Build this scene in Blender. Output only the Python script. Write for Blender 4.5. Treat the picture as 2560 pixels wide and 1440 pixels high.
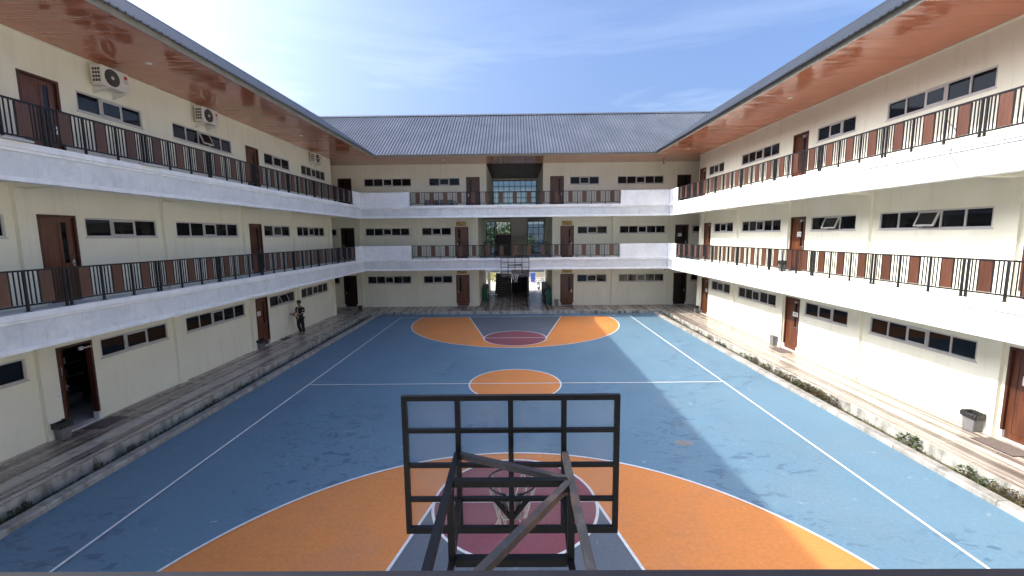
import bpy, math, random
from mathutils import Matrix, Vector
R = math.radians
rnd = random.Random(7)
for o in list(bpy.data.objects): bpy.data.objects.remove(o)
scene = bpy.context.scene
COL = scene.collection

# ------------------------------------------------------------------ camera
F, YAW, PITCH, ROLL, EYE = 1078.36, R(-0.4907), R(6.946), R(0.5866), 5.3
fwd = Vector((math.sin(YAW)*math.cos(PITCH), math.cos(YAW)*math.cos(PITCH), -math.sin(PITCH)))
rgt = Vector((math.cos(YAW), -math.sin(YAW), 0)); dwn = fwd.cross(rgt)
r2 = math.cos(ROLL)*rgt + math.sin(ROLL)*dwn; d2 = -math.sin(ROLL)*rgt + math.cos(ROLL)*dwn
cam = bpy.data.cameras.new('camera'); cam.sensor_width = 36; cam.lens = F/2560*36; cam.clip_start = .05; cam.clip_end = 3000
camo = bpy.data.objects.new('camera', cam); COL.objects.link(camo)
m3 = Matrix((r2, -d2, -fwd)).transposed()
camo.matrix_world = Matrix.Translation((0, 0, EYE)) @ m3.to_4x4()
scene.camera = camo

# ------------------------------------------------------------------ light
TAN = .762
SUN_EL = math.atan(TAN); SUN_AZ = R(-89.0)      # sun over the left wing
world = bpy.data.worlds.new('World'); scene.world = world; world.use_nodes = True
wn, wl = world.node_tree.nodes, world.node_tree.links; wn.clear()
wo = wn.new('ShaderNodeOutputWorld'); bg = wn.new('ShaderNodeBackground'); sky = wn.new('ShaderNodeTexSky')
sky.sky_type = 'NISHITA'; sky.sun_disc = False; sky.sun_elevation = SUN_EL; sky.sun_rotation = SUN_AZ
sky.altitude = 0; sky.air_density = .8; sky.dust_density = 8.5; sky.ozone_density = 7.0
tc = wn.new('ShaderNodeTexCoord'); mp = wn.new('ShaderNodeMapping'); mp.inputs['Scale'].default_value = (1.1, 1.6, 9.0); mp.inputs['Rotation'].default_value = (0, R(9), R(20)); mp.inputs['Location'].default_value = (.35, .2, 1.1)
nz = wn.new('ShaderNodeTexNoise'); nz.inputs['Scale'].default_value = 1.35; nz.inputs['Detail'].default_value = 7; nz.inputs['Roughness'].default_value = .56; nz.inputs['Distortion'].default_value = .35
rp = wn.new('ShaderNodeValToRGB'); rp.color_ramp.elements[0].position = .46; rp.color_ramp.elements[1].position = .80
rp.color_ramp.elements[0].color = (0, 0, 0, 1); rp.color_ramp.elements[1].color = (.55, .55, .55, 1)
mx = wn.new('ShaderNodeMixRGB'); mx.inputs['Color2'].default_value = (5.2, 5.6, 6.0, 1)
wl.new(tc.outputs['Generated'], mp.inputs[0]); wl.new(mp.outputs[0], nz.inputs['Vector']); wl.new(nz.outputs[0], rp.inputs[0])
sx = wn.new('ShaderNodeSeparateXYZ'); wl.new(tc.outputs['Generated'], sx.inputs[0])
mr = wn.new('ShaderNodeMapRange'); mr.inputs['From Min'].default_value = .12; mr.inputs['From Max'].default_value = .42; mr.inputs['To Min'].default_value = 1.0; mr.inputs['To Max'].default_value = .12
wl.new(sx.outputs[2], mr.inputs[0]); mm = wn.new('ShaderNodeMath'); mm.operation = 'MULTIPLY'; wl.new(rp.outputs[0], mm.inputs[0]); wl.new(mr.outputs[0], mm.inputs[1])
wl.new(mm.outputs[0], mx.inputs['Fac']); wl.new(sky.outputs[0], mx.inputs['Color1']); wl.new(mx.outputs[0], bg.inputs[0]); wl.new(bg.outputs[0], wo.inputs[0])
bg.inputs[1].default_value = .15
sl = bpy.data.lights.new('sun', 'SUN'); sl.energy = 2.0; sl.angle = R(.53); sl.color = (1, .94, .82)
so = bpy.data.objects.new('sun', sl); COL.objects.link(so)
sd = Vector((math.sin(SUN_AZ)*math.cos(SUN_EL), math.cos(SUN_AZ)*math.cos(SUN_EL), math.sin(SUN_EL)))
so.rotation_euler = sd.to_track_quat('Z', 'Y').to_euler(); so.location = (-40, 20, 40)
vs = scene.view_settings; vs.view_transform = 'Standard'; vs.look = 'None'; vs.gamma = 1; vs.use_curve_mapping = False; vs.exposure = 1.45
scene.render.engine = 'CYCLES'
scene.cycles.max_bounces = 12; scene.cycles.diffuse_bounces = 8; scene.cycles.glossy_bounces = 4

# ------------------------------------------------------------------ materials
class Mat:
    def __init__(s, name):
        s.m = bpy.data.materials.new(name); s.m.use_nodes = True; s.t = s.m.node_tree; s.n = s.t.nodes; s.l = s.t.links
        s.b = s.n['Principled BSDF']; s.tc = s.n.new('ShaderNodeTexCoord')
    def put(s, k, v):
        if hasattr(v, 'is_output') or hasattr(v, 'links'): s.l.new(v, s.b.inputs[k])
        else: s.b.inputs[k].default_value = v
    def vec(s, sc=(1, 1, 1), rot=(0, 0, 0), src='Object'):
        m = s.n.new('ShaderNodeMapping'); m.inputs['Scale'].default_value = sc; m.inputs['Rotation'].default_value = rot
        s.l.new(s.tc.outputs[src], m.inputs[0]); return m.outputs[0]
    def worldvec(s, sc=(1, 1, 1)):
        g = s.n.new('ShaderNodeNewGeometry'); m = s.n.new('ShaderNodeMapping'); m.inputs['Scale'].default_value = sc
        s.l.new(g.outputs['Position'], m.inputs[0]); return m.outputs[0]
    def noise(s, v, scale=5, det=5, rough=.55, dist=0):
        n = s.n.new('ShaderNodeTexNoise'); n.inputs['Scale'].default_value = scale; n.inputs['Detail'].default_value = det
        n.inputs['Roughness'].default_value = rough; n.inputs['Distortion'].default_value = dist
        if v is not None: s.l.new(v, n.inputs['Vector'])
        return n.outputs[0]
    def ramp(s, f, stops):
        r = s.n.new('ShaderNodeValToRGB'); e = r.color_ramp.elements
        while len(e) < len(stops): e.new(.5)
        for i, (p, c) in enumerate(stops):
            e[i].position = p; e[i].color = (c, c, c, 1) if isinstance(c, (int, float)) else (*c, 1)
        s.l.new(f, r.inputs[0]); return r.outputs[0]
    def mix(s, f, a, b, mode='MIX'):
        x = s.n.new('ShaderNodeMixRGB'); x.blend_type = mode
        for k, v in (('Fac', f), ('Color1', a), ('Color2', b)):
            if hasattr(v, 'links'): s.l.new(v, x.inputs[k])
            elif k == 'Fac': x.inputs[k].default_value = v
            else: x.inputs[k].default_value = (*v, 1)
        return x.outputs[0]
    def math(s, op, a, b):
        x = s.n.new('ShaderNodeMath'); x.operation = op
        for i, v in enumerate((a, b)):
            if hasattr(v, 'links'): s.l.new(v, x.inputs[i])
            else: x.inputs[i].default_value = v
        return x.outputs[0]
    def bump(s, h, st=.2, d=.02):
        b = s.n.new('ShaderNodeBump'); b.inputs['Strength'].default_value = st; b.inputs['Distance'].default_value = d
        s.l.new(h, b.inputs['Height']); s.l.new(b.outputs[0], s.b.inputs['Normal'])
    def rand(s):
        return s.n.new('ShaderNodeObjectInfo').outputs['Random']

def plain(name, col, rough=.6, var=.12, scale=6, metal=0, bump=0, spec=.5, coat=0):
    m = Mat(name); v = m.worldvec(); n = m.noise(v, scale, 6)
    lo = tuple(c*(1-var) for c in col); hi = tuple(min(1, c*(1+var)) for c in col)
    m.put('Base Color', m.ramp(n, [(.3, lo), (.7, hi)])); m.put('Metallic', metal); m.put('Specular IOR Level', spec)
    m.put('Roughness', m.ramp(m.noise(v, scale*2.3), [(.3, max(.02, rough-.08)), (.7, min(1, rough+.08))]))
    if coat: m.put('Coat Weight', coat)
    if bump: m.bump(m.noise(v, scale*12, 4), bump, .01)
    return m.m

def m_plaster():
    m = Mat('cream_plaster'); v = m.worldvec()
    c = m.ramp(m.noise(v, .9, 6), [(.3, (.765, .745, .61)), (.7, (.815, .795, .66))])
    st = m.ramp(m.noise(m.worldvec((3, 3, .35)), 1.6, 6), [(.53, 0), (.74, .38)])
    c = m.mix(st, c, (.60, .58, .47)); pt = m.ramp(m.noise(v, .45, 4, .5, .4), [(.52, 0), (.56, .22)]); c = m.mix(pt, c, (.83, .81, .70)); m.put('Base Color', c); m.put('Roughness', .72); m.put('Specular IOR Level', .35)
    m.bump(m.noise(v, 55, 5), .18, .006); return m.m
def m_white():
    m = Mat('white_weathered_paint'); v = m.worldvec()
    c = m.ramp(m.noise(v, 1.3, 7, .6), [(.3, (.76, .77, .78)), (.62, (.87, .87, .86))])
    st = m.ramp(m.noise(m.worldvec((1.6, 1.6, .5)), 1.7, 7, .62), [(.54, 0), (.75, .42)])
    c = m.mix(st, c, (.50, .51, .49))
    bl = m.ramp(m.noise(v, 3.1, 5, .5, .6), [(.56, 0), (.6, .22)])
    c = m.mix(bl, c, (.60, .62, .63))
    sk = m.ramp(m.noise(m.worldvec((7, 7, .16)), 3.2, 5, .55), [(.66, 0), (.80, .16)])
    c = m.mix(sk, c, (.36, .35, .32))
    m.put('Base Color', c); m.put('Roughness', .65); m.bump(m.noise(v, 24, 5), .16, .006); return m.m
def m_edge():
    m = Mat('stained_edge_panel'); v = m.worldvec()
    c = m.ramp(m.noise(v, 1.1, 7, .62), [(.32, (.62, .64, .65)), (.66, (.74, .75, .745))])
    c = m.mix(m.ramp(m.noise(v, 2.6, 6, .55, .5), [(.53, 0), (.60, .35)]), c, (.52, .535, .53))
    c = m.mix(m.ramp(m.noise(m.worldvec((6, 6, .22)), 2.6, 6, .6), [(.58, 0), (.74, .5)]), c, (.33, .33, .30))
    c = m.mix(m.ramp(m.noise(v, 3.7, 4, .5), [(.60, 0), (.66, .5)]), c, (.80, .80, .79))
    m.put('Base Color', c); m.put('Roughness', .75); m.bump(m.noise(v, 20, 5), .2, .008); return m.m
def m_roof():
    m = Mat('grey_roof_sheet'); v = m.worldvec()
    c = m.ramp(m.noise(v, .7, 7, .6), [(.3, (.075, .085, .10)), (.7, (.12, .13, .15))])
    sp = m.ramp(m.noise(v, 7, 2), [(.80, 0), (.82, .85)])
    c = m.mix(sp, c, (.55, .55, .55)); m.put('Base Color', c); m.put('Roughness', .36); m.put('Specular IOR Level', .6); return m.m
def m_soffit():
    m = Mat('brown_gloss_soffit'); v = m.worldvec()
    c = m.ramp(m.noise(v, .6, 5), [(.3, (.46, .155, .082)), (.7, (.53, .185, .10))]); m.put('Base Color', c)
    m.put('Roughness', m.ramp(m.noise(m.worldvec((1, 6, 1)), 2), [(.3, .06), (.7, .16)])); m.put('Specular IOR Level', .75); m.put('Coat Weight', .25); m.put('Coat Roughness', .04)
    return m.m
def m_court(name, col, wet=1., scuff=.35):
    m = Mat(name); v = m.worldvec()
    lo = tuple(c*.86 for c in col); hi = tuple(c*1.12 for c in col)
    c = m.mix(.5, m.ramp(m.noise(v, .35, 8, .6), [(.3, lo), (.7, hi)]), m.ramp(m.noise(v, 14, 6), [(.35, lo), (.65, hi)]))
    sc = m.ramp(m.noise(m.worldvec((1.0, 2.2, 1)), 2.3, 8, .62, .8), [(.635, 0), (.70, scuff)])
    c = m.mix(sc, c, (.42, .47, .50))
    dots = m.ramp(m.noise(m.worldvec((1, 1.4, 1)), 5.0, 3, .6, 1.2), [(.745, 0), (.765, .7)])
    c = m.mix(dots, c, (.62, .66, .68))
    reg = m.ramp(m.noise(v, .30, 2), [(.47, 0), (.54, 1)])
    bl = m.ramp(m.noise(m.worldvec((1.0, 1.7, 1)), 2.6, 4, .50, 1.1), [(.585, 0), (.597, 1)])
    patch = m.math('MULTIPLY', m.math('MULTIPLY', reg, bl), wet)
    c = m.mix(m.math('MULTIPLY', patch, .68), c, tuple(x*y for x, y in zip(col, (.42, .50, .60))))
    dr = m.ramp(m.noise(v, .55, 5, .6), [(.50, 0), (.75, .22)])
    c = m.mix(dr, c, (.20, .21, .21))
    m.put('Base Color', c); m.put('Roughness', m.mix(patch, (.62, .62, .62), (.38, .38, .38))); m.put('Specular IOR Level', .35)
    m.bump(m.noise(v, 120, 3), .12, .003); return m.m
def m_tile():
    m = Mat('wood_look_tile'); g = m.worldvec(); r = m.rand()
    n = m.noise(m.worldvec((8.5, .05, 1)), 1.0, 2, .5, .0); fine = m.noise(m.worldvec((55, 1.1, 1)), 1.0, 5, .6, .2); rag = m.noise(m.worldvec((26, .9, 1)), 1.0, 4, .6)
    n2 = m.mix(.22, n, rag)
    c = m.ramp(n2, [(.40, (.14, .108, .088)), (.46, (.25, .20, .163)), (.50, (.52, .445, .37)), (.58, (.66, .585, .50))])
    c = m.mix(m.ramp(fine, [(.40, .5), (.58, 0)]), c, (.17, .135, .11))
    c = m.mix(1, c, m.ramp(r, [(0, (.90, .89, .88)), (1, (1.0, 1.0, 1.0))]), 'MULTIPLY'); dirt = m.ramp(m.noise(g, .7, 6), [(.45, 0), (.75, .3)])
    c = m.mix(dirt, c, (.22, .19, .165)); m.put('Base Color', c); m.put('Roughness', m.ramp(m.noise(g, 3), [(.3, .20), (.7, .42)])); return m.m
def m_wood(name, dark, light, rough=.35, scale=9):
    m = Mat(name); v = m.vec((scale, scale, .9)); n = m.noise(v, 1.6, 6, .6, .6); r = m.rand()
    c = m.ramp(n, [(.3, dark), (.7, light)])
    m.put('Base Color', m.mix(1, c, m.ramp(r, [(0, (.78, .76, .74)), (1, (1.12, 1.1, 1.06))]), 'MULTIPLY')); m.put('Roughness', rough); return m.m
def m_concrete(name, a, b, moss=.4, mosscol=(.06, .065, .04)):
    m = Mat(name); v = m.worldvec()
    c = m.ramp(m.noise(v, 2.2, 8, .65), [(.3, a), (.7, b)])
    ms = m.ramp(m.noise(m.worldvec((1, 1, .35)), 3.4, 7, .65), [(.47, 0), (.66, moss)]); c = m.mix(ms, c, mosscol)
    m.put('Base Color', c); m.put('Roughness', .9); m.bump(m.noise(v, 22, 6), .5, .012); return m.m
def m_board():
    m = Mat('hazy_acrylic'); out = m.n['Material Output']; m.n.remove(m.b)
    tr = m.n.new('ShaderNodeBsdfTransparent'); tr.inputs[0].default_value = (.93, .93, .93, 1)
    df = m.n.new('ShaderNodeBsdfDiffuse'); df.inputs[0].default_value = (.62, .60, .62, 1)
    gl = m.n.new('ShaderNodeBsdfGlossy'); gl.inputs['Roughness'].default_value = .06; gl.inputs[0].default_value = (.9, .9, .9, 1)
    n = m.noise(m.worldvec((3, 3, 1)), 2.4, 7, .65); f = m.ramp(n, [(.3, .03), (.75, .11)])
    a = m.n.new('ShaderNodeMixShader'); m.l.new(f, a.inputs[0]); m.l.new(tr.outputs[0], a.inputs[1]); m.l.new(df.outputs[0], a.inputs[2])
    fr = m.n.new('ShaderNodeFresnel'); fr.inputs[0].default_value = 1.12
    b = m.n.new('ShaderNodeMixShader'); m.l.new(fr.outputs[0], b.inputs[0]); m.l.new(a.outputs[0], b.inputs[1]); m.l.new(gl.outputs[0], b.inputs[2])
    m.l.new(b.outputs[0], out.inputs[0]); return m.m
def m_clear():
    m = Mat('clear_window_glass'); out = m.n['Material Output']; m.n.remove(m.b)
    tr = m.n.new('ShaderNodeBsdfTransparent'); tr.inputs[0].default_value = (.62, .70, .72, 1)
    gl = m.n.new('ShaderNodeBsdfGlossy'); gl.inputs['Roughness'].default_value = .02
    fr = m.n.new('ShaderNodeFresnel'); fr.inputs[0].default_value = 1.45
    b = m.n.new('ShaderNodeMixShader'); m.l.new(fr.outputs[0], b.inputs[0]); m.l.new(tr.outputs[0], b.inputs[1]); m.l.new(gl.outputs[0], b.inputs[2])
    m.l.new(b.outputs[0], out.inputs[0]); return m.m
def m_leaf(name, a, b):
    m = Mat(name); n = m.noise(m.worldvec(), 9, 3); m.put('Base Color', m.ramp(n, [(.3, a), (.7, b)])); m.put('Roughness', .5)
    m.put('Subsurface Weight', 0.0); return m.m
def m_rust():
    m = Mat('rusty_dark_steel'); v = m.worldvec()
    f = m.ramp(m.noise(v, 2.3, 6, .6), [(.55, 0), (.68, .8)])
    c = m.mix(f, (.030, .029, .031), (.105, .056, .036))
    c = m.mix(m.ramp(m.noise(v, 9, 5), [(.5, 0), (.7, .5)]), c, (.10, .095, .09))
    m.put('Base Color', c); m.put('Roughness', .55); m.bump(m.noise(v, 60, 4), .2, .003); return m.m

M = dict(
 plaster=m_plaster(), white=m_white(), edge=m_edge(), roof=m_roof(), soffit=m_soffit(), tile=m_tile(), board=m_board(), clear=m_clear(), rust=m_rust(),
 blue=m_court('court_blue_paint', (.128, .228, .305)), orange=m_court('court_orange_paint', (.72, .265, .072), .14, .10),
 grey=m_court('court_grey_paint', (.13, .155, .18), .5, .2), maroon=m_court('court_maroon_paint', (.25, .075, .09), .3, .15),
 line=plain('line_paint', (.78, .79, .77), .6, .10, 9), fascia=plain('fascia_paint', (.30, .285, .245), .55, .08, 2),
 alu=plain('window_frame_paint', (.50, .485, .475), .45, .06, 5), black=plain('black_steel', (.006, .006, .007), .42, .2, 12, spec=.22),
 rail=plain('railing_steel', (.014, .013, .015), .42, .2, 10, spec=.3), steel=plain('galvanised_steel', (.32, .33, .34), .4, .15, 14, .8),
 chrome=plain('satin_steel', (.62, .62, .60), .25, .05, 9, .9), floor=plain('balcony_floor_tile', (.58, .57, .55), .4, .08, 3),
 door=m_wood('door_wood', (.062, .020, .011), (.165, .056, .024), .3), frame=m_wood('door_frame_wood', (.045, .014, .009), (.10, .030, .016), .4),
 panel=m_wood('railing_wood_panel', (.060, .024, .015), (.135, .054, .030), .38, 7),
 stone=plain('white_threshold', (.72, .71, .69), .5, .06, 5), kerb=m_concrete('kerb_concrete', (.26, .245, .22), (.42, .395, .35), .6, (.10, .095, .075)),
 face=m_concrete('walkway_side_concrete', (.30, .30, .27), (.52, .50, .45), .85, (.09, .095, .07)), soil=m_concrete('soil', (.06, .05, .035), (.15, .13, .08), .8, (.045, .06, .02)),
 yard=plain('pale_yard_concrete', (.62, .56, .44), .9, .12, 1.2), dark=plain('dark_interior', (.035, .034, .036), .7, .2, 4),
 acw=plain('appliance_white', (.68, .67, .62), .45, .05, 4), red=plain('red_emblem', (.42, .012, .03), .4, .05), grille=plain('dark_grille', (.03, .03, .03), .5, .1),
 binp=plain('grey_bin_plastic', (.16, .16, .16), .5, .12, 8), bag=plain('black_bin_bag', (.018, .018, .02), .32, .2, 18, 0, .5), paper=plain('paper', (.80, .80, .80), .8, .03), ink=plain('ink', (.05, .05, .06), .7, .1),
 yellow=plain('yellow_sign', (.50, .34, .09), .5, .12, 9), green=plain('green_rack_panel', (.012, .13, .085), .45, .12, 5), concrete=plain('grey_concrete', (.24, .235, .225), .85, .12, 2, bump=.2),
 bluebin=plain('blue_wheelie_plastic', (.04, .10, .42), .45, .08), leaf=m_leaf('shrub_leaf', (.030, .050, .018), (.085, .10, .035)), leaf2=m_leaf('reddish_shrub_leaf', (.055, .05, .022), (.13, .085, .035)),
 tree=m_leaf('tree_leaf', (.035, .075, .018), (.09, .15, .035)), lime=m_leaf('lime_leaf', (.25, .27, .03), (.42, .40, .06)), grass=m_leaf('grass_blade', (.065, .075, .022), (.20, .18, .07)), moss=m_leaf('dark_weed', (.018, .028, .010), (.05, .065, .022)),
 ddoor=m_wood('dark_corner_door', (.010, .006, .006), (.026, .012, .010), .35),
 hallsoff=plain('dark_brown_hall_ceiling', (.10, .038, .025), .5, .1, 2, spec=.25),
 bark=plain('bark', (.11, .085, .06), .9, .25, 8), hall=plain('hall_blue_wall', (.16, .22, .33), .7, .1, 2), step=m_wood('stair_tread', (.035, .022, .018), (.075, .046, .036), .45), net=plain('net_cord', (.46, .43, .42), .8, .15, 20),
 skin=plain('skin', (.24, .125, .075), .55, .06), cloth=plain('black_cloth', (.012, .012, .016), .8, .15, 18), navy=plain('navy_cloth', (.012, .014, .04), .8, .15, 18), hair=plain('black_hair', (.008, .007, .006), .5, .2, 30), trim=plain('yellow_trim_cloth', (.55, .40, .16), .7, .1),
 shoe=plain('white_shoe', (.62, .61, .60), .6, .1, 10), tyre=plain('tyre_rubber', (.015, .015, .015), .7, .1), mot=plain('white_motorbike_paint', (.75, .75, .75), .2, .03), lamp=plain('lamp_rim', (.85, .85, .82), .35, .03), mat=plain('brown_doormat', (.15, .115, .10), .95, .25, 20),
)
gm = Mat('dark_window_glass'); gm.put('Base Color', (.006, .008, .010, 1)); gm.put('Roughness', .025); gm.put('Specular IOR Level', .30); M['glass'] = gm.m

# ------------------------------------------------------------------ helpers
class MB:
    def __init__(s): s.v = []; s.f = []
    def quad(s, a, b, c, d): n = len(s.v); s.v += [tuple(a), tuple(b), tuple(c), tuple(d)]; s.f.append((n, n+1, n+2, n+3)); return s
    def poly(s, pts): n = len(s.v); s.v += [tuple(p) for p in pts]; s.f.append(tuple(range(n, n+len(pts)))); return s
    def box(s, x0, x1, y0, y1, z0, z1):
        n = len(s.v); s.v += [(x, y, z) for z in (z0, z1) for y in (y0, y1) for x in (x0, x1)]
        s.f += [tuple(n+i for i in q) for q in ((0, 2, 3, 1), (4, 5, 7, 6), (0, 1, 5, 4), (2, 6, 7, 3), (0, 4, 6, 2), (1, 3, 7, 5))]; return s
    def bar(s, a, b, w=.04, h=None, up=(0, 0, 1)):
        h = h or w; a = Vector(a); b = Vector(b); d = (b-a).normalized(); u = Vector(up)
        if abs(d.dot(u)) > .98: u = Vector((1, 0, 0))
        x = d.cross(u).normalized(); z = x.cross(d); n = len(s.v)
        for p in (a, b):
            for i, j in ((-1, -1), (1, -1), (1, 1), (-1, 1)): s.v.append(tuple(p + x*(i*w/2) + z*(j*h/2)))
        s.f += [tuple(n+i for i in q) for q in ((3, 2, 1, 0), (4, 5, 6, 7), (0, 1, 5, 4), (1, 2, 6, 5), (2, 3, 7, 6), (3, 0, 4, 7))]; return s
    def tube(s, pts, r, k=6, cap=True):
        pts = [Vector(p) for p in pts]; rs = r if isinstance(r, (list, tuple)) else [r]*len(pts); base = len(s.v); px = None
        for i, p in enumerate(pts):
            d = (pts[min(i+1, len(pts)-1)]-pts[max(i-1, 0)]); d = d.normalized() if d.length > 1e-9 else Vector((0, 0, 1))
            if px is None:
                u = Vector((0, 0, 1)) if abs(d.z) < .9 else Vector((1, 0, 0)); px = d.cross(u).normalized()
            else: px = (px - d*px.dot(d)).normalized()
            py = d.cross(px)
            for j in range(k):
                a = 2*math.pi*j/k; s.v.append(tuple(p + px*(math.cos(a)*rs[i]) + py*(math.sin(a)*rs[i])))
        for i in range(len(pts)-1):
            for j in range(k): s.f.append((base+i*k+j, base+i*k+(j+1) % k, base+(i+1)*k+(j+1) % k, base+(i+1)*k+j))
        if cap: s.f.append(tuple(base+j for j in reversed(range(k)))); s.f.append(tuple(base+(len(pts)-1)*k+j for j in range(k)))
        return s
    def prism(s, prof, ax, a, b):
        # closed profile of 2-D points extruded along axis ax from a to b
        n = len(s.v); k = len(prof)
        for t in (a, b):
            for p, q in prof: s.v.append({'x': (t, p, q), 'y': (p, t, q), 'z': (p, q, t)}[ax])
        for i in range(k): j = (i+1) % k; s.f.append((n+i, n+j, n+k+j, n+k+i))
        s.f.append(tuple(n+i for i in reversed(range(k)))); s.f.append(tuple(n+k+i for i in range(k))); return s
    def lathe(s, prof, k=16, c=(0, 0, 0)):
        n = len(s.v)
        for r, z in prof:
            for j in range(k): a = 2*math.pi*j/k; s.v.append((c[0]+r*math.cos(a), c[1]+r*math.sin(a), c[2]+z))
        for i in range(len(prof)-1):
            for j in range(k): s.f.append((n+i*k+j, n+i*k+(j+1) % k, n+(i+1)*k+(j+1) % k, n+(i+1)*k+j))
        return s
    def ball(s, c, r, k=10, sc=(1, 1, 1)):
        pr = [(max(1e-4, r*math.sin(math.pi*i/7)), -r*math.cos(math.pi*i/7)) for i in range(8)]; n = len(s.v); s.lathe(pr, k)
        for i in range(n, len(s.v)): x, y, z = s.v[i]; s.v[i] = (c[0]+x*sc[0], c[1]+y*sc[1], c[2]+z*sc[2])
        return s
    def mesh(s, name):
        me = bpy.data.meshes.new(name); me.from_pydata(s.v, [], s.f); me.update(); return me
    def fix(s, me):
        import bmesh
        b = bmesh.new(); b.from_mesh(me); bmesh.ops.recalc_face_normals(b, faces=b.faces); b.to_mesh(me); b.free(); return me

def mesh_of(mb, name, mat, smooth=False, fix=True):
    me = mb.mesh(name)
    if fix: mb.fix(me)
    me.materials.append(M[mat] if isinstance(mat, str) else mat)
    if smooth:
        for p in me.polygons: p.use_smooth = True
    return me
def put(name, me, parent=None, loc=(0, 0, 0), rot=(0, 0, 0)):
    o = bpy.data.objects.new(name, me); COL.objects.link(o); o.location = loc; o.rotation_euler = rot
    if parent: o.parent = parent
    return o
def part(name, mb, mat, parent, loc=(0, 0, 0), rot=(0, 0, 0), smooth=False, kind=None):
    o = put(name, mesh_of(mb, name, mat, smooth), parent, loc, rot)
    if kind: o['kind'] = kind
    return o
def tag(o, label, cat, group=None):
    o['label'] = label; o['category'] = cat
    if group: o['group'] = group
    return o
def thing(name, label, cat, loc=(0, 0, 0), rz=0, group=None):
    o = put(name, None, None, loc, (0, 0, rz)); o.empty_display_size = .2; return tag(o, label, cat, group)
def struct(name, mb, mat):
    o = part(name, mb, mat, None); o['kind'] = 'structure'; return o
def sheet(x0, x1, y0, y1, z): return MB().quad((x0, y0, z), (x1, y0, z), (x1, y1, z), (x0, y1, z))

# ------------------------------------------------------------------ ground, court, kerbs, walkways
ZW = .22; FL = (.22, 3.65, 7.10); XW = 11.93; YR = 31.0
LEDGE = {1: 3.84, 2: 7.27}; SOF = 10.30; CX = -.05; YM, YB0, YB1 = 15.0, 2.15, 27.85
g = MB().quad((-900, 41.2, -.02), (900, 41.2, -.02), (900, 1500, -.02), (-900, 1500, -.02))
g.quad((-900, -900, -.25), (900, -900, -.25), (900, 41.2, -.25), (-900, 41.2, -.25)).quad((-900, 41.2, -.25), (900, 41.2, -.25), (900, 41.2, -.02), (-900, 41.2, -.02))
struct('ground', g, 'yard')
court = MB().box(-9.25, 9.25, .9, 28.88, -.2, 0)
court = struct('sports_court', court, 'blue')
def arc(cx, cy, r, a0, a1, n=64): return [(cx+r*math.cos(a0+(a1-a0)*i/n), cy+r*math.sin(a0+(a1-a0)*i/n)) for i in range(n+1)]
def flat(name, pts, z, mat): return part(name, MB().poly([(x, y, z) for x, y in pts]), mat, court)
def ribbon(pts, w, z, name='court_line', closed=False):
    mb = MB(); L = []; Rr = []
    for i, p in enumerate(pts):
        a = Vector(pts[i-1] if i else (pts[-2] if closed else pts[0])); b = Vector(pts[i+1] if i < len(pts)-1 else (pts[1] if closed else pts[-1]))
        d = (b-a).normalized(); n = Vector((-d.y, d.x)); q = Vector(p); L.append(q+n*w/2); Rr.append(q-n*w/2)
    for i in range(len(pts)-1): mb.quad((*Rr[i], z), (*Rr[i+1], z), (*L[i+1], z), (*L[i], z))
    return part(name, mb, 'line', court)
LW = .055
for s, yb in ((1, YB1), (-1, YB0)):
    yc = yb - s*1.6; th = math.asin(1.6/6.25)
    pts = arc(CX, yc, 6.25, -math.pi-th, th, 96) if s > 0 else arc(CX, yc, 6.25, -th, math.pi+th, 96)
    flat('three_point_area', pts, .004, 'orange')
    yf = yb - s*5.9; kp = [(CX-3, yb), (CX-1.62, yf), (CX+1.62, yf), (CX+3, yb)]
    flat('key_area', kp if s < 0 else kp[::-1], .008, 'grey')
    flat('free_throw_circle', arc(CX, yf, 1.62, 0, 2*math.pi), .012, 'maroon')
    ribbon(pts, LW, .016); ribbon(kp[:2], LW, .0165); ribbon(kp[2:], LW, .017)
    ribbon(arc(CX, yf, 1.62, 0, 2*math.pi), LW, .0175, closed=True); ribbon([(CX-1.6, yf), (CX+1.6, yf)], LW, .018)
    ribbon([(CX-7.5, yb), (CX+7.5, yb)], LW, .0185)
flat('centre_circle', arc(CX, YM, 1.64, 0, 2*math.pi), .004, 'orange'); ribbon(arc(CX, YM, 1.64, 0, 2*math.pi), LW, .016, closed=True)
ribbon([(CX-7.42, YM), (CX+7.42, YM)], LW, .017)
for s in (-1, 1): ribbon([(CX+s*7.45, YB0), (CX+s*7.5, YB1)], LW, .0165)
# worn-through patches of bare slab where the paint has peeled off
flat('bare_patch', [(4.02, 10.48), (4.20, 10.30), (4.42, 10.36), (4.50, 10.45), (4.36, 10.62), (4.2, 10.56), (4.12, 10.66)], .004, 'concrete')
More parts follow.
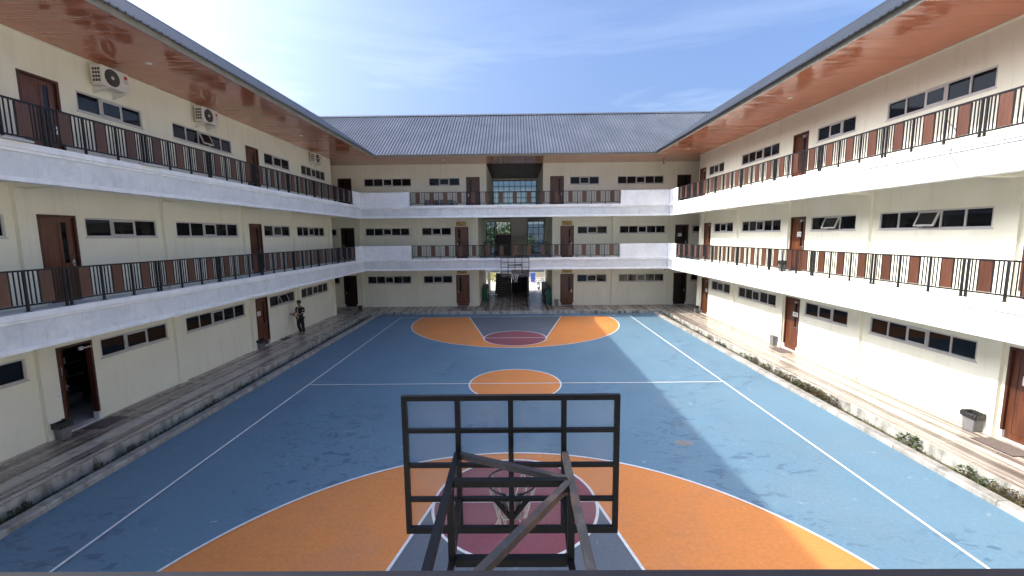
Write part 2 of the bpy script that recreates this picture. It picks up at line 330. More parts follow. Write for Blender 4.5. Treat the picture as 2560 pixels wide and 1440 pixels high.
# kerbs: cast lengths with open joints
for s in (-1, 1):
    k = struct('kerb', MB().box(min(s*9.27, s*9.50), max(s*9.27, s*9.50), .9, 28.6, -.2, .02), 'kerb')
    prof = [(s*9.25, -.15), (s*9.255, .09), (s*9.285, .122), (s*9.50, .118), (s*9.53, .085), (s*9.53, -.15)]
    for i in range(12):
        y0 = .95+i*2.3; part('kerb_stone', MB().prism(prof, 'y', y0, y0+2.285), 'kerb', k, (rnd.uniform(-.006, .006), 0, rnd.uniform(-.006, .004)))
    struct('planting_strip', MB().box(min(s*9.5, s*9.99), max(s*9.5, s*9.99), .9, 28.86, -.24, -.09), 'soil')
def walkway(name, x0, x1, y0, y1, tiles):
    w = struct(name, MB().box(x0, x1, y0, y1, -.24, ZW-.012), 'face')
    nx = round((tiles[1]-tiles[0])/.2); pw = (tiles[1]-tiles[0])/nx; L = tiles[4]
    ny = round((tiles[3]-tiles[2])/L); pl = (tiles[3]-tiles[2])/ny
    me = mesh_of(MB().box(-pw/2+.0015, pw/2-.0015, -pl/2+.0015, pl/2-.0015, -.012, .0), 'tile', 'tile')
    for i in range(nx):
        for j in range(ny):
            put('tile', me, w, (tiles[0]+(i+.5)*pw, tiles[2]+(j+.5)*pl, ZW+rnd.uniform(-.0012, .0012)))
    return w
walkway('walkway_left', -XW-.1, -9.97, -1.8, 28.88, (-11.93, -9.97, 5.2, 28.88, 1.2))
walkway('walkway_right', 9.97, XW+.1, -1.8, 28.88, (9.97, 11.93, 5.2, 28.88, 1.2))
walkway('walkway_rear', -16.2, 16.2, 28.9, 40.2, (-12.6, 12.6, 28.9, 31.05, 1.1))
wk = bpy.data.objects['walkway_rear']
me = mesh_of(MB().box(-.0985, .0985, -.5985, .5985, -.012, 0), 'tile', 'tile')
for i in range(26):
    for j in range(7): put('tile', me, wk, (-2.55+i*.2+.05, 31.66+j*1.2, ZW+rnd.uniform(-.001, .001)))
for s in (-1, 1):     # recess of the two corner passages
    for i in range(8):
        for j in range(2): put('tile', me, wk, (s*(12.7+i*.2), 29.5+j*1.2, ZW))

# ------------------------------------------------------------------ building pieces
def wallmesh(u0, u1, z0, z1, holes, d0=0., th=.2):
    us = sorted({u0, u1, *[min(max(h[0], u0), u1) for h in holes], *[min(max(h[1], u0), u1) for h in holes]})
    zs = sorted({z0, z1, *[min(max(h[2], z0), z1) for h in holes], *[min(max(h[3], z0), z1) for h in holes]})
    def solid(i, j):
        if not (0 <= i < len(us)-1 and 0 <= j < len(zs)-1): return False
        a = (us[i]+us[i+1])/2; b = (zs[j]+zs[j+1])/2
        return not any(h[0] < a < h[1] and h[2] < b < h[3] for h in holes)
    mb = MB(); d1 = d0+th
    for i in range(len(us)-1):
        for j in range(len(zs)-1):
            if not solid(i, j): continue
            a, b, c, e = us[i], us[i+1], zs[j], zs[j+1]
            mb.quad((a, d0, c), (b, d0, c), (b, d0, e), (a, d0, e)); mb.quad((b, d1, c), (a, d1, c), (a, d1, e), (b, d1, e))
            if not solid(i-1, j): mb.quad((a, d1, c), (a, d0, c), (a, d0, e), (a, d1, e))
            if not solid(i+1, j): mb.quad((b, d0, c), (b, d1, c), (b, d1, e), (b, d0, e))
            if not solid(i, j-1): mb.quad((a, d1, c), (b, d1, c), (b, d0, c), (a, d0, c))
            if not solid(i, j+1): mb.quad((a, d0, e), (b, d0, e), (b, d1, e), (a, d1, e))
    return mb
CACHE = {}
def cached(key, fn):
    if key not in CACHE: CACHE[key] = fn()
    return CACHE[key]
FW = .045
def ring(w, h, t, d0, d1, x0=0., z0=0.):
    return MB().box(x0, x0+w, d0, d1, z0, z0+t).box(x0, x0+w, d0, d1, z0+h-t, z0+h).box(x0, x0+t, d0, d1, z0+t, z0+h-t).box(x0+w-t, x0+w, d0, d1, z0+t, z0+h-t)
def window(root, u, z, w, h, n, op=False):
    w = round(w, 2); h = round(h, 2); pw = (w-FW*(n+1))/n
    def fr():
        mb = ring(w, h, FW, .015, .085)
        for i in range(1, n): mb.box(i*(pw+FW), i*(pw+FW)+FW, .016, .084, FW, h-FW)
        mb.box(-.03, w+.03, -.022, .02, -.035, -.001); return mesh_of(mb, 'window_frame', 'alu')
    o = put('window', cached(('wf', w, h, n), fr), root, (u, 0, z))
    pane = cached(('wp', round(pw, 3), h), lambda: mesh_of(MB().box(0, pw, .045, .055, 0, h-2*FW), 'pane', 'glass'))
    ss = .04; sash = cached(('ws', round(pw, 3), h), lambda: mesh_of(ring(pw-.008, h-2*FW-.008, ss, -.02, .02, .004, -(h-2*FW)+.004), 'sash', 'alu'))
    spane = cached(('wsp', round(pw, 3), h), lambda: mesh_of(MB().box(ss, pw-ss, -.006, .006, -(h-2*FW)+ss, -ss), 'pane', 'glass'))
    for i in range(n):
        x = FW+i*(pw+FW)
        if i == n//2:
            a = R(rnd.uniform(17, 24)) if op else 0
            put('sash', sash, o, (x, .02, h-FW), (-a, 0, 0)); put('pane', spane, o, (x, .02, h-FW), (-a, 0, 0))
            if op: put('room_shade_plate', cached(('bk', w, h), lambda: mesh_of(MB().box(0, pw, .15, .16, 0, h-2*FW), 'room_shade_plate', 'dark')), o, (x, 0, FW))  # dark plate stands in for the unlit room behind the open sash
        else: put('pane', pane, o, (x, 0, FW), (R(rnd.uniform(-.35, .35)), 0, R(rnd.uniform(-.5, .5))))
    return o
DW, DH = .96, 2.30
def door(root, u, z, side=1, closer=False, ajar=0., w=DW, h=DH, mat='door'):
    t = .06
    def fr(): return mesh_of(MB().box(0, t, -.012, .14, .22, h).box(w-t, w, -.012, .14, .22, h).box(t, w-t, -.012, .14, h-t, h), 'door_frame', 'frame')
    o = put('door', cached(('df', w, h), fr), root, (u, 0, z))
    pm = cached('plinth', lambda: mesh_of(MB().box(0, t+.005, -.016, .145, .0, .219), 'plinth', 'stone')); put('plinth', pm, o); put('plinth', pm, o, (w-t-.005, 0, 0))
    part('threshold', MB().box(-.02, w+.02, -.05, .2, .001, .022), 'stone', o)
    lw = w-2*t-.008; lh = h-t-.03
    def leaf():
        mb = MB(); a = .13; gx0, gx1 = lw-.30, lw-.17      # stile, glass slot on the latch side
        mb.box(0, a, 0, .04, 0, lh).box(gx1, lw, 0, .04, 0, lh).box(a, gx1, 0, .04, 0, .16).box(a, gx1, 0, .04, lh-.12, lh)
        mb.box(gx0-.07, gx0, 0, .04, .16, lh-.12).box(gx0, gx1, 0, .04, .16, 1.02)
        mb.box(a, gx0-.07, .012, .034, .16, .95).box(a, gx0-.07, .012, .034, .98, lh-.12).box(a, gx0-.07, .003, .037, .95, .98); return mesh_of(mb, 'leaf', mat)
    gl = lambda: mesh_of(MB().box(lw-.30, lw-.17, .016, .028, 1.02, lh-.12), 'glass_strip', 'glass')
    def hd(): return mesh_of(MB().box(lw-.105, lw-.06, -.012, -.001, .92, 1.12).tube([(lw-.083, -.012, 1.04), (lw-.083, -.05, 1.04), (lw-.20, -.055, 1.035)], .011, 8), 'handle', 'chrome')
    lm, gmh, hm = cached(('dl', w, h, mat), leaf), cached(('dg', w, h), gl), cached(('dh', w, h), hd)
    for nm, me in (('leaf', lm), ('glass_strip', gmh), ('handle', hm)):
        q = put(nm, me, o, (t+.004, .05, .025)) if side > 0 else put(nm, me, o, (w-t-.004, .05, .025))
        if side < 0: q.scale = (-1, 1, 1)
        q.rotation_euler = (0, 0, (ajar if side > 0 else -ajar))
    if closer:
        part('door_closer', MB().box(w-.36, w-.24, .0, .05, h-.22, h-.12).bar((w-.26, -.02, h-.17), (w-.05, -.03, h-.165), .025, .03), 'chrome', o)
    return o
def rail_meshes(hh):
    return (cached(('rp', hh), lambda: mesh_of(MB().box(-.02, .02, -.02, .02, 0, hh-.03).box(-.055, .055, -.045, .045, 0, .008), 'post', 'rail')),
            cached(('rb', hh), lambda: mesh_of(MB().box(-.0095, .0095, -.0095, .0095, .155, hh-.035), 'baluster', 'rail')),
            cached(('rw', hh), lambda: mesh_of(MB().box(-.125, .125, -.009, .009, .157, hh-.037), 'wood_panel', 'panel')))
def railing(root, zl, d, posts, u0, u1, hh=.86, doubles=()):
    """posts: sorted u of posts; a wooden panel sits mid-way between two of them, three bars either side"""
    o = part('railing', MB().box(u0, u1, d-.025, d+.025, hh-.035, hh).box(u0, u1, d-.016, d+.016, .115, .15), 'rail', root, (0, 0, zl))
    pm, bm_, wm = rail_meshes(hh)
    for u in posts:
        if u in doubles: put('post', pm, o, (u-.05, d, 0)); put('post', pm, o, (u+.05, d, 0))
        else: put('post', pm, o, (u, d, 0))
    for a, b in zip(posts, posts[1:]):
        if b-a < .5: continue
        c = (a+b)/2; put('wood_panel', wm, o, (c+rnd.uniform(-.004, .004), d, 0))
        a2 = a+(.05 if a in doubles else 0); b2 = b-(.05 if b in doubles else 0)
        for lo, hi in ((a2, c-.145), (c+.145, b2)):
            e = hi if lo == a2 else lo
            for k in (1, 2, 3):
                t = k/3; u = a2+(c-.145-a2)*t if lo == a2 else b2-(b2-c-.145)*t
                put('baluster', bm_, o, (u, d, 0))
    return o
def edge_profile(dE, zt, zb, zf):
    return [(dE-.045, zb), (dE-.045, zb+.095), (dE, zb+.11), (dE, zt-.205), (dE-.04, zt-.195), (dE-.04, zt-.14), (dE-.075, zt-.13), (dE-.075, zt-.004), (dE-.07, zt), (dE+.10, zt), (dE+.10, zf-.02), (dE+.22, zf-.02), (dE+.22, zb)]
SLOPE, TR = .655, 6.05
def roofmesh(u0, u1, dE, tfun, back):
    mb = MB(); per = .2; pr = ((0, 0), (.135, 0), (.148, .048), (.177, .048), (.19, .0), (.2, 0)); zE = 10.37
    def P(u, t, h):
        if not back: return (u, dE+t, zE+SLOPE*t+h)
        return (u, dE+TR+t, zE+SLOPE*(TR-t)+h)
    n = int((u1-u0)/per)
    for i in range(n):
        for (a, ha), (b, hb) in zip(pr, pr[1:]):
            ua, ub = u0+i*per+a, u0+i*per+b; ta, tb = tfun(ua), tfun(ub)
            if ta >= TR-.01 and tb >= TR-.01: continue
            ta = min(ta, TR); tb = min(tb, TR)
            mb.quad(P(ua, ta, ha), P(ub, tb, hb), P(ub, TR, hb), P(ua, TR, ha))
    return mb
def soffitmesh(u0, u1, dfun, seed, z=SOF):
    r = random.Random(seed); mb = MB(); n = int(round((u1-u0)/.1)); w = (u1-u0)/n
    for i in range(n):
        a = u0+i*w; b = a+w; da, db = dfun((a+b)/2)
        t1, t2 = r.gauss(0, .0013), r.gauss(0, .0013); N = 6
        for k in range(N):
            p, q = da+(db-da)*k/N, da+(db-da)*(k+1)/N
            e1, e2 = (r.gauss(0, .0004) if k else 0), 0
            mb.quad((a+.003, p, z+t1), (a+.003, q, z+t1), (b-.003, q, z+t2), (b-.003, p, z+t2))
        mb.quad((b-.003, da, z+t2), (b-.003, db, z+t2), (b, db, z+.006), (b, da, z+.006)); mb.quad((b, da, z+.006), (b, db, z+.006), (b+.003, db, z), (b+.003, da, z))
    return mb


def rz_key(rz): return {90: 'L', -90: 'R', 0: 'B', 180: 'N'}[round(math.degrees(rz))]
OPEN = {'L': {(2, 15.5), (0, 20.6)}, 'R': {(1, -14.4), (1, -17.7)}, 'B': {(2, -6.1)}, 'N': ()}
TOPS = (3.27, 6.72, SOF)
def wing(label, origin, rz, dE, dD, walls, floors, pil, slab, rails, soff, fasc, corn, roofu, tfun, roofb, bfun, ridge, recess=False):
    root = thing('school_wing', label, 'building', origin, rz); key = rz_key(rz)
    for lv in range(3):
        z0, z1 = FL[lv], TOPS[lv]; holes = []; zz = z0+(1.72 if lv else 1.70); wh = .54 if lv else .55
        for kind, a, b in floors[lv]:
            if kind in 'dDo': holes.append((a, b, z0-.01, z0+DH))
            elif kind == 'r': holes.append((a, b, z0-.01, z1+.1))
            else: holes.append((a, b, zz, zz+wh))
        for wr in (walls[lv] if isinstance(walls[lv][0], tuple) else (walls[lv],)): part('wall', wallmesh(*wr, z0-.001, z1+.05, [h for h in holes if h[1] > wr[0] and h[0] < wr[1]]), 'plaster', root)
        for kind, a, b in floors[lv]:
            w = round(b-a, 2)
            if kind in '351': window(root, a, zz, w, wh, int(kind), (lv, round(a, 1)) in OPEN[key])
            elif kind == 'd': door(root, a, z0, 1, key == 'R', w=w, mat='ddoor' if key == 'B' and a > 11 else 'door')
            elif kind == 'D': door(root, a, z0, -1, w=w, mat='ddoor' if a < -11 else 'door')
            elif kind == 'o': door(root, a, z0, 1, True, ajar=R(40), w=w)
    for lv in (0, 1):
        for u, w in pil: part('pilaster', MB().box(u, u+w, -.10, .01, FL[lv]+.001, TOPS[lv]+.04), 'plaster', root)
    for lv in (1, 2):
        zt, zf = LEDGE[lv], FL[lv]; zb = zt-.79
        be = part('balcony_edge', MB().prism(edge_profile(dE, zt, zb, zf), 'x', *slab), 'white', root); be.data.materials.append(M['edge']); be.data.polygons[2].material_index = 1
        sl = MB().box(slab[0]+.01, slab[1]-.01, dE+.21, 0., zf-.30, zf)
        if recess:
            sl.box(-16, slab[0]+.009, -2.61, 0., zf-.3, zf).box(slab[1]-.009, 16, -2.61, 0., zf-.3, zf)
            sl.box(-2.84, 2.84, .001, 4.6, zf-.30, zf).box(-2.84, -1.76, 4.601, 7.9, zf-.3, zf).box(1.06, 2.84, 4.601, 7.9, zf-.3, zf)
        part('floor_slab', sl, 'floor', root)
        for u, w in pil:
            if not (recess and abs(u) > 9.9): part('beam', MB().prism([(dE+.19, zf-.5), (-.001, zf-.56), (-.001, zf-.29), (dE+.19, zf-.29)], 'x', u+.02, u+w-.02), 'plaster', root)
        for p0, p1 in rails['parapets']: part('parapet', MB().box(p0, p1, dE, dE+.13, zt-.002, zt+.86), 'white', root)
        railing(root, zt, dE+.05, rails['posts'], rails['posts'][0], rails['posts'][-1], doubles=rails.get('doubles', ()))
    sf = part('soffit', soffitmesh(*soff), 'soffit', root); sf['kind'] = 'stuff'
    part('fascia_board', MB().box(*fasc, dD+.17, dD+.20, SOF-.03, SOF+.16), 'fascia', root)
    for a, b in corn: part('cornice', MB().box(a, b, -.035, -.001, SOF-.03, SOF-.004), 'plaster', root)
    rf = part('roof', roofmesh(*roofu, dD, tfun, False), 'roof', root); part('roof', roofmesh(*roofb, dD, bfun, True), 'roof', root)
    zr = 10.37+SLOPE*TR; q = dD+TR
    part('ridge_cap', MB().prism([(q-.24, zr-.09), (q-.03, zr+.06), (q+.03, zr+.06), (q+.24, zr-.09), (q, zr+.035)], 'x', *ridge), 'roof', rf)
    return root

# left wing: local u runs along the court (y)
GL = [('5', 6.70, 10.10), ('d', 10.80, 11.76), ('3', 12.00, 14.40), ('5', 15.24, 18.66), ('d', 19.44, 20.40), ('3', 20.60, 22.98), ('5', 23.72, 27.12), ('3', 3.4, 5.8)]
G0 = [x if not (x[0] == 'd' and x[1] < 11) else ('o', x[1], x[2]) for x in GL]
G2 = [('5', 6.95, 10.1), ('d', 10.80, 11.76), ('3', 12.21, 14.29), ('5', 15.53, 18.70), ('d', 19.64, 20.60), ('3', 21.06, 23.40), ('5', 24.65, 27.70)]
PIL = [(10.30, .32), (14.63, .32), (18.93, .32), (23.21, .32), (27.50, .50)]
def side_posts(off):
    p = []; d = []; u = off
    while u < 27.2: p += [u, u+.83, u+1.66]; d.append(u); u = u+2.49
    p = [q for q in p if q < 26.8]; p.append(27.0); return p, tuple(d)
pL, dL = side_posts(4.55)
left = wing('long three-storey classroom wing on the left, its cream walls in shade', (-XW, 0, 0), R(90), -1.93, -3.18,
    ((-2., 28.05), (-2., 28.05), (-2., 28.6)), (G0, GL, G2), PIL, (-1., 28.40), dict(posts=pL, doubles=dL, parapets=[(27.04, 28.40)]),
    (-1.6, 28.6, lambda u: (-2.98, 0.), 3), (-1.6, 27.97), [(-1.6, 28.6)], (-2.4, 33.8), lambda u: max(0, u-27.75), (-2.4, 39.8), lambda u: max(0, u-33.8), (-2.4, 33.8))
rv = lambda L: [(k, -b, -a) for k, a, b in L]
HR = [('5', 10.98, 14.38), ('3', 15.35, 17.68), ('d', 17.98, 18.94), ('5', 19.66, 23.03), ('3', 23.94, 26.21), ('d', 26.60, 27.56), ('d', 9.29, 10.25), ('3', 6.6, 8.9)]
H2 = [('5', 11.28, 14.46), ('3', 15.73, 17.68), ('d', 18.17, 19.13), ('5', 20.11, 23.4), ('3', 25.3, 27.24), ('d', 27.62, 28.5), ('d', 9.3, 10.26), ('3', 6.9, 8.9)]
PR = [(-10.65, .32), (-14.97, .32), (-19.30, .32), (-23.62, .32), (-28.05, .43)]
pR, dR = side_posts(4.70); pR2 = sorted(-q for q in pR); dR2 = tuple(-q for q in dR)
right = wing('long three-storey classroom wing on the right, its lower walls in full sun', (XW, 0, 0), R(-90), -1.93, -3.18,
    ((-28.05, 2.), (-28.05, 2.), (-28.6, 2.)), (rv(HR), rv(HR), rv(H2)), PR, (-28.40, 1.), dict(posts=pR2, doubles=dR2, parapets=[(-28.40, -27.04)]),
    (-28.6, 1.6, lambda u: (-2.98, 0.), 4), (-27.97, 1.6), [(-28.6, 1.6)], (-33.8, 2.4), lambda u: max(0, -u-27.75), (-39.8, 2.4), lambda u: max(0, -u-33.8), (-33.8, 2.4))
BG = [('1', -13.4, -12.72), ('D', -12.46, -11.5), ('5', -10.71, -7.54), ('3', -6.66, -4.56), ('D', -4.30, -3.34), ('d', 3.22, 4.18), ('3', 4.42, 6.55), ('5', 7.42, 10.66), ('d', 11.33, 12.31), ('1', 12.55, 13.4)]
B2 = [('D', -12.48, -11.52), ('5', -10.63, -7.29), ('3', -6.05, -3.87), ('D', -3.42, -2.46), ('d', 2.49, 3.45), ('3', 3.88, 5.93), ('5', 7.21, 10.45), ('d', 11.39, 12.35)]
PB = [(-11.44, .41), (-7.33, .40), (-3.21, .40), (6.90, .40), (10.92, .41)]
pB = [-6.75+.9*i for i in range(16)]
rear = wing('far wing of the school facing the camera, with an open stair passage in its middle', (0, YR, 0), 0, -2.62, -3.25,
    (((-16., -2.65), (2.65, 16.)), ((-16., -2.65), (2.65, 16.)), ((-16., -2.), (2., 16.))), (BG, BG, B2), PB, (-9.97, 9.97), dict(posts=pB, parapets=[(-9.97, -6.86), (6.86, 9.97)]),
    (-16., 16., lambda u: ((-3.05, 0.) if abs(u) < 8.95 else (-2.39, 0.)), 5), (-8.98, 8.98), [(-12, -2.0), (2.0, 12)], (-14.75, 14.75), lambda u: max(0, abs(u)-8.75), (-20.75, 20.75), lambda u: max(0, abs(u)-14.8), (-14.8, 14.8), recess=True)
near = thing('near_balcony', 'dark steel balcony rail and slab edge crossing the foot of the picture', 'balcony', (0, -1.884, 0), R(180))
part('balcony_edge', MB().prism(edge_profile(-2.62, 3.84, 3.05, 3.65), 'x', -9.97, 9.97), 'white', near)
part('floor_slab', MB().box(-9.96, 9.96, -2.41, 0., 3.35, 3.65), 'floor', near)
railing(near, 3.84, -2.57, [-6.75+.9*i for i in range(16)], -6.75, 6.75)
for p0, p1 in ((-9.97, -6.86), (6.86, 9.97)): part('parapet', MB().box(p0, p1, -2.62, -2.49, 3.838, 4.70), 'white', near)
# outer walls that close the block behind the classrooms
for w_, a, b in ((left, -2., 38.), (right, -38., 2.)): part('outer_wall', wallmesh(a, b, -.2, SOF+.05, [], 7.6), 'plaster', w_)
for w_ in (left, right): part('attic_floor', MB().box(*((-2., 38.) if w_ is left else (-38., 2.)), .02, 8.6, SOF+.06, SOF+.1), 'dark', w_)
part('attic_floor', MB().box(-11.9, 11.9, .02, 8.6, SOF+.06, SOF+.1), 'dark', rear)
for s in (-1, 1):
    for lv in range(3): part('passage_light_block', MB().box(min(s*15.6, s*15.8), max(s*15.6, s*15.8), -2.95, 0, FL[lv]+.001, TOPS[lv]+.06), 'plaster', rear)  # unseen walls added to keep light out of the corner passages
    w_ = left if s < 0 else right
    for lv in range(3):
        a = (28.05, 28.05, 28.6)[lv]-.2; part('passage_side_wall', MB().box(*sorted((-s*a, -s*(a+.199))), .201, 3.7, FL[lv]+.001, TOPS[lv]+.05), 'plaster', w_)

# ------------------------------------------------------------------ stair hall in the far wing (local to rear)
for s in (-1, 1):
    for lv in range(3):
        x = 2.65 if lv < 2 else 2.0
        part('hall_side_wall', MB().box(min(s*x, s*(x+.2)), max(s*x, s*(x+.2)), .201, 8.0, FL[lv]+.001, TOPS[lv]+.05), 'plaster', rear)
bh = [[(-2.65, 2.65, 0, 3.05)], [(-2.6, -1.8, 3.7, 6.55), (-1.72, -.40, 5.42, 6.55), (1.10, 2.6, 3.7, 6.55)], [(-1.95, 1.95, 7.15, 10.12)]]
for lv in range(3): part('hall_back_wall', wallmesh(-16, 16, FL[lv]-.03, FL[lv]+3.43 if lv < 2 else SOF+.05, bh[lv], 8.001), 'plaster', rear)
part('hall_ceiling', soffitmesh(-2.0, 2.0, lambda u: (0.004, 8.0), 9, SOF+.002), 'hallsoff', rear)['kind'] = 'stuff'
part('hall_ceiling', MB().box(-2.64, 2.64, .001, 8., 6.71, 6.76), 'concrete', rear)
def glazing(a, b, z0, z1, nx, nz, nm='hall_window'):
    o = part(nm, ring(b-a, z1-z0, .05, 8.06, 8.14, a, z0), 'black', rear); pw = (b-a)/nx; ph = (z1-z0)/nz
    for i in range(1, nx): part('glazing_bar', MB().box(a+i*pw-.02, a+i*pw+.02, 8.07, 8.13, z0+.05, z1-.05), 'black', o)
    for j in range(1, nz): part('glazing_bar', MB().box(a+.05, b-.05, 8.075, 8.125, z0+j*ph-.02, z0+j*ph+.02), 'black', o)
    me = mesh_of(MB().box(-pw/2+.02, pw/2-.02, 8.095, 8.101, -ph/2+.02, ph/2-.02), 'pane', 'clear')
    for i in range(nx):
        for j in range(nz): put('pane', me, o, (a+(i+.5)*pw, 0, z0+(j+.5)*ph))
    return o
glazing(-2.6, -1.8, 3.7, 6.55, 2, 5); glazing(1.10, 2.6, 3.7, 6.55, 3, 5); glazing(-1.95, 1.95, 7.15, 10.12, 8, 6)
lw = part('landing_window', ring(1.32, 1.13, .05, 8.06, 8.14, -1.72, 5.42), 'black', rear)
for i in range(11): part('window_bar', MB().box(-1.67+i*.122, -1.655+i*.122, 8.07, 8.09, 5.47, 6.5), 'black', lw)
NS = 10; GO = .285
for lv in (0, 1):
    st = part('staircase', MB().box(-1.75, 1.05, 7.46, 7.99, FL[lv]+1.60, FL[lv]+1.714), 'concrete', rear); h = 1.715/NS
    tm = mesh_of(MB().box(-.69, .69, 0, GO+.02, -.04, 0).box(-.69, .69, .02, .04, -h, -.041), 'step', 'step')
    for k in range(NS):
        put('step', tm, st, (-1.05, 4.6+k*GO, FL[lv]+(k+1)*h))
        put('step', tm, st, (.35, 7.46-k*GO, FL[lv]+1.715+(k+1)*h), (0, 0, math.pi))
    z0, z1, z2 = FL[lv], FL[lv]+1.715, FL[lv]+3.43
    part('flight_slab', MB().prism([(4.66, z0-.0), (7.46, z1-.18), (7.46, z1-.34), (4.86, z0-.0)], 'x', -1.74, -.36), 'concrete', st)
    part('flight_slab', MB().prism([(7.46, z1-.04), (4.62, z2-.18), (4.62, z2-.36), (7.46, z1-.22)], 'x', -.34, 1.04), 'floor', st)
    part('stair_wall', MB().box(-.36, -.34, 4.62, 7.45, z0+.001, z0+.9), 'steel', st) if lv == 0 else None
part('under_stair_wall_and_shade', MB().box(-.34, 1.05, 7.30, 7.42, .221, 2.0), 'dark', rear); part('under_stair_wall_and_shade', MB().box(1.0, 1.12, 4.7, 7.45, .221, 3.3), 'concrete', rear)  # dark panel paints the shadow under the flight; the concrete one is a wall
for a, b in ((-2.6, -1.80), (1.12, 2.62)):
    r_ = part('hall_railing', MB().box(a, b, 4.50, 4.54, 4.72, 4.77).box(a, b, 4.505, 4.535, 4.60, 4.63).box(a, b, 4.505, 4.535, 3.80, 3.84), 'black', rear)
    n = int((b-a)/.11)
    for i in range(n+1): part('bar', MB().box(a+i*.11, a+i*.11+.018, 4.51, 4.53, 3.651, 4.72), 'black', r_)

# room behind the open door of the left wing
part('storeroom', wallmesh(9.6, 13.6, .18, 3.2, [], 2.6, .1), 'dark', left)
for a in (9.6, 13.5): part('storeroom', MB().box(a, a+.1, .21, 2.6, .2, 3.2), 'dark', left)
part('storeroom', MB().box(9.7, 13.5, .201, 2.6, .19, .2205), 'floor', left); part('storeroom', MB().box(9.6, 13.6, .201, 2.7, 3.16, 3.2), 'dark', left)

# ------------------------------------------------------------------ things
def loft(rings, cap=True):
    mb = MB(); k = len(rings[0])
    for r in rings: mb.v += [tuple(p) for p in r]
    for i in range(len(rings)-1):
        for j in range(k): mb.f.append((i*k+j, i*k+(j+1) % k, (i+1)*k+(j+1) % k, (i+1)*k+j))
    if cap: mb.f.append(tuple(reversed(range(k)))); mb.f.append(tuple((len(rings)-1)*k+j for j in range(k)))
    return mb
def rrect(w, d, z, c=.03, cx=0, cy=0):
    p = []
    for sx, sy, a0 in ((1, 1, 0), (-1, 1, 90), (-1, -1, 180), (1, -1, 270)):
        for a in (0, 30, 60, 90): t = R(a0+a); p.append((cx+sx*(w/2-c)+c*math.cos(t), cy+sy*(d/2-c)+c*math.sin(t), z))
    return p
# hoops -------------------------------------------------------------
def hoop(label, yb, s, zc, ybk, rusty, seed, cx=CX):
    """s=+1: board seen from behind (near), -1: seen from the front (far)"""
    r = random.Random(seed); t = thing('basketball_hoop', label, 'basketball hoop', (cx, yb, 0), 0 if s > 0 else math.pi, 'basketball hoops at the two ends of the court')
    W, z0, z1 = 1.77, zc-.60, zc+.60; b = .042; zt = zc+.10
    fr = part('board_frame', MB().box(-W/2, W/2, -.02, .02, z1-b, z1), 'black', t)
    part('frame_bar', MB().box(-W/2, W/2, -.02, .02, z0, z0+b+.01), 'black', fr)
    for i in range(5): x = -W/2+b/2+i*(W-b)/4; part('frame_bar', MB().box(x-b/2, x+b/2, -.021, .021, z0+b, z1-b), 'black', fr)
    for j in range(1, 4): z = z0+j*(z1-z0)/4; part('frame_bar', MB().box(-W/2+b, W/2-b, -.018, .018, z-.016, z+.016), 'black', fr)
    part('board_panel', MB().box(-W/2+.005, W/2-.005, .024, .034, z0+.005, z1-.005), 'board', t)
    zr = z0+.23
    for a in (-.14, .14): part('brace', MB().bar((a*1.0, 0, z0+.30), (0, -.0, z0+.12), .03, .035, (0, 1, 0)), 'black', fr)
    for a in (-.055, .055): part('rim_bracket', MB().box(a-.022, a+.022, .036, .05, zr-.14, zr+.02).bar((a, .05, zr), (a*.6, .17, zr), .02), 'steel', t)
    rim = part('rim', MB().tube([(.225*math.cos(a), .38+.225*math.sin(a), zr) for a in [2*math.pi*i/28 for i in range(29)]], .011, 8, False), 'rust' if s < 0 else 'black', t, smooth=True)
    nm = MB()
    for i in range(12):
        a = 2*math.pi*i/12
        if r.random() < .3: continue
        for sg in (1, -1):
            pts = []; L = r.uniform(.75, 1.0)
            for k in range(9):
                q = k/8*L; rr = .225*(1-.48*q)+r.uniform(-.006, .006); aa = a+sg*(k/8)*.55
                pts.append((rr*math.cos(aa), .38+rr*math.sin(aa), zr-q*.42+r.uniform(-.008, .008)))
            nm.tube(pts, .0065, 4)
    for i in range(5):
        a = r.uniform(0, 6.28); x, y = .13*math.cos(a), .38+.13*math.sin(a)
        nm.tube([(x, y, zr-.38), (x+r.uniform(-.05, .05), y, zr-.48), (x+r.uniform(-.08, .08), y+r.uniform(-.05, .05), zr-.46-r.random()*.12)], .006, 4)
    part('net', nm, 'net', t)
    # carrying arms back to the balcony edge
    D = ybk; m = 'rust' if rusty else 'black'; xs = (-.44, .44); zl = zt-.62; ym = -.42
    for x in xs:
        part('arm', MB().bar((x, -.02, zt), (x, -D, zt), .05), m if x > 0 else 'black', t)
        part('arm', MB().bar((x, -.02, zl+.22), (x, ym, zl), .045), 'black', t); part('arm', MB().bar((x, ym, zl), (x, -D, zl), .045), 'black', t)
        for y in (ym, -D*.55): part('upright', MB().bar((x, y, zl-.02), (x, y, zt-.026), .05), 'black', t)
    part('cross_bar', MB().bar((-.414, ym, zt), (.414, ym, zt), .05), 'black', t); part('cross_bar', MB().bar((-.414, ym, zl), (.414, ym, zl), .06), 'black', t)
    part('diagonal_brace', MB().bar((-.42, -.03, zt+.002), (.42, ym+.02, zt+.002), .045), 'rust', t)
    part('diagonal_brace', MB().bar((.42, ym-.03, zt+.003), (-.42, -D*.66, zt+.003), .05), 'rust', t)
    return t
hoop('near hoop seen from behind, black steel frame with hazy clear board', 3.36, 1, 3.42, 2.5, True, 2)
hoop('far hoop fixed to the opposite balcony, seen from the front with white net', 26.6, -1, 3.35, 1.72, False, 5, -.03)

